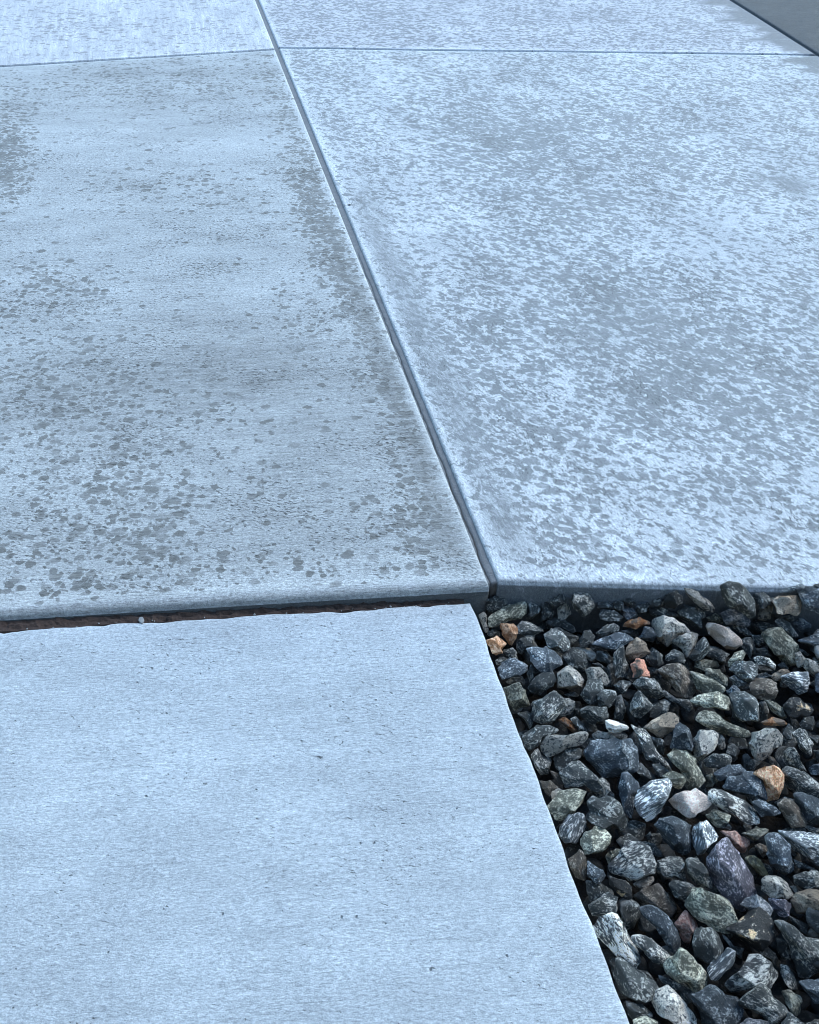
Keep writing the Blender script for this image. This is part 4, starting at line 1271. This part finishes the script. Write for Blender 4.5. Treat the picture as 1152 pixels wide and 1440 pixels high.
# ------------------------------------------------------------------ which stone is which
KNOWN = [
    (698, 907, 'bright orange-tan stone touching the sidewalk just below its corner', 'bright orange stone'),
    (716, 891, 'brown-tan wedge-shaped stone just behind the bright orange stone', 'brown-tan wedge'),
    (714, 862, 'long flat greenish-grey stone under the driveway edge beside the sidewalk corner', 'long corner slab'),
    (768, 925, 'deep blue slate with a broad heart-shaped face, in front of a round grey stone', 'blue heart stone'),
    (785, 903, 'round smooth grey stone behind the deep blue heart-shaped slate', 'round grey stone'),
    (804, 955, 'pale black-speckled granite with three corners, in front of the blue heart-shaped slate', 'three-cornered granite'),
    (773, 995, 'layered grey stone with fine pale bands and a pointed top', 'layered grey stone'),
    (792, 1046, 'long pale greenish speckled stone lying crosswise below the layered grey stone', 'long crosswise stone'),
    (862, 1066, 'large rough blue slate with a jagged star-like outline', 'star-like blue slate'),
    (866, 1022, 'small bright white quartz stone above the star-like blue slate', 'small white quartz'),
    (932, 1019, 'tan-grey three-cornered stone between white quartz and green flat stones', 'tan-grey wedge'),
    (898, 1046, 'long pale diagonal stone running down from the small white quartz', 'pale diagonal stone'),
    (993, 1044, 'pale mottled blue-grey stone narrowing to a point, below the long olive stone', 'mottled pointed stone'),
    (1021, 1017, 'long olive-green stone lying aslant under the flat pale green one', 'long olive stone'),
    (1003, 988, 'flat-bottomed pale green stone above the long olive stone', 'flat green stone'),
    (1049, 994, 'big blocky pale slate next to the flat pale green stone', 'blocky pale slate'),
    (1076, 1046, 'oval blue and white granite above the cream and tan stone', 'blue-white oval'),
    (1121, 997, 'black stone with a tan rim, behind the rusty flat stone', 'tan-rimmed black stone'),
    (1087, 1016, 'flat rusty brown stone between the blocky slate and blue-white oval', 'flat rusty stone'),
    (1081, 1098, 'cream and tan rounded stone, the largest tan one in the gravel', 'cream-tan stone'),
    (1047, 1106, 'square-faced blue slate pressed against the cream and tan stone', 'square blue slate'),
    (966, 1132, 'pinkish-white quartz stone, the palest large one', 'pinkish-white quartz'),
    (1033, 1135, 'long wedge with white top and black underside beside the pinkish-white quartz', 'white-topped wedge'),
    (1036, 1183, 'coral pink stone half under the biggest violet-grey stone', 'coral pink stone'),
    (1025, 1225, 'biggest stone of all, violet-grey with a worn face', 'big violet stone'),
    (921, 1126, 'large blue-grey stone with thin white stripes next to the pinkish-white quartz', 'white-striped stone'),
    (992, 1178, 'squarish pale stone with blue and white stripes behind the big violet stone', 'squarish striped stone'),
    (893, 1215, 'black and white banded stone with a bright flank, halfway down the gravel', 'banded white stone'),
    (839, 1184, 'roundish pale green stone near the sidewalk edge', 'pale green round stone'),
    (804, 1166, 'leaf-shaped streaked grey stone beside the sidewalk edge', 'leaf-shaped stone'),
    (1003, 1279, 'large speckled olive-grey stone below the big violet stone', 'speckled olive stone'),
    (1060, 1308, 'dark stone with tan patches and a pointed top', 'tan-patched stone'),
    (868, 1322, 'long black and white striped stone leaning along the sidewalk edge', 'striped edge stone'),
    (968, 1368, 'smooth grey three-cornered stone in the lower gravel', 'smooth grey triangle'),
    (946, 1415, 'long white speckled granite at the bottom of the picture', 'white bottom granite'),
    (1006, 1418, 'large near-black slate with tiny sparkles at the bottom of the picture', 'sparkly black slate'),
    (1056, 1371, 'glossy black stone with bright white streaks over its end', 'white-streaked glossy stone'),
    (940, 888, 'large bright white granite with black specks near the driveway edge', 'large white granite'),
    (1018, 895, 'smooth pinkish-grey oval pebble', 'pinkish oval pebble'),
    (1107, 850, 'blocky tan stone sitting just below the driveway edge', 'blocky tan stone'),
    (1038, 843, 'big dark speckled stone leaning on the driveway edge', 'big leaning stone'),
    (902, 940, 'grey stone with one coral-orange face', 'coral-faced stone'),
    (896, 913, 'sandy rounded stone behind the coral-faced one', 'sandy round stone'),
    (983, 845, 'long pale stone resting against the driveway edge', 'long leaning pale stone'),
    (897, 877, 'flat dark rusty-brown stone beside the large white granite', 'rusty-brown flat stone'),
    (885, 861, 'small pale blue oval stone just behind the rusty-brown flat one', 'pale blue oval'),
    (948, 844, 'blackest small stone, tucked under the driveway edge', 'blackest stone'),
    (965, 1308, 'dull pink stone half covered by grey ones in the lower gravel', 'dull pink stone'),
    (1063, 1219, 'narrow yellowish stone beside the big violet stone', 'yellowish stone'),
    (1097, 1202, 'tall smooth blue slab away from the sidewalk, beside the yellowish stone', 'tall blue slab'),
]
HUE = {'s': 'slate-grey', 'u': 'dark blue', 'm': 'violet-grey', 'l': 'pale blue', 'q': 'greenish-grey', 'b': 'brown-grey', 'r': 'rusty', 'o': 'tan', 't': 'sandy',
       'p': 'pink', 'k': 'pinkish-white', 'w': 'whitish', 'g': 'speckled', 'v': 'pale-flecked', 'f': 'striped', 'h': 'black-white', 'z': 'tan-rimmed', 'x': 'coral', 'y': 'yellowish'}
anchors, used = [], set()
for ax, ay, full, short in KNOWN:
    free = [s for s in stones if 'label' not in s]
    s = min(free, key=lambda s: (s['cx'] - ax) ** 2 + (s['cy'] - ay) ** 2)
    s['label'] = full
    used.add(full)
    anchors.append((s, short))


def words_for(s):
    rel = s['size'] / (s['cy'] + 480) * 1600
    size = 'small ' if rel < 30 else 'large ' if rel > 50 else ''
    hue = HUE[s['kind']]
    if s['layer'] < 0:
        return 'deep-set dark stone'
    if s['kind'] == 's' and s['tone'] < .75:
        hue = 'near-black'
    elif s['kind'] == 's' and s['tone'] > 1.25:
        hue = 'mid-grey'
    shape = 'long ' if s['ratio'] > 1.8 else 'roundish ' if s['ratio'] < 1.25 else ''
    return size + hue + ' ' + shape + 'stone'


def way(s, a):
    dx, dy = s['cx'] - a['cx'], (s['cy'] - a['cy']) * 1.25
    if abs(dy) > 2.2 * abs(dx):
        return 'straight behind the' if dy < 0 else 'straight in front of the'
    if abs(dx) > 2.2 * abs(dy):
        return 'level with but nearer the sidewalk than the' if dx < 0 else 'level with but farther from the sidewalk than the'
    return ('behind and ' if dy < 0 else 'in front, ') + ('nearer the sidewalk than the' if dx < 0 else 'farther from the sidewalk than the')


def gap(s, a):
    return math.hypot(s['cx'] - a['cx'], s['cy'] - a['cy'])


for s in stones:
    if 'label' in s:
        continue
    near = sorted(anchors, key=lambda a: gap(s, a[0]))
    tries = ['%s %s %s' % (words_for(s), way(s, near[0][0]), near[0][1])]
    for i in range(4):
        for j in range(i + 1, 5):
            (a, an), (b, bn) = near[i], near[j]
            va, vb = np.array([a['cx'] - s['cx'], a['cy'] - s['cy']]), np.array([b['cx'] - s['cx'], b['cy'] - s['cy']])
            if va @ vb < -.3 * np.linalg.norm(va) * np.linalg.norm(vb):
                tries.append('%s between the %s and the %s' % (words_for(s), an, bn))
    for i in range(1, 12):
        tries.append('%s %s %s' % (words_for(s), way(s, near[i][0]), near[i][1]))
    tries = [t for t in tries if len(t.replace('-', ' ').split()) <= 16] or tries
    s['label'] = next((t for t in tries if t not in used), tries[0])
    used.add(s['label'])
for s in stones:
    tag(s['obj'], s['label'], 'stone', 'crushed rocks in the gravel bed')
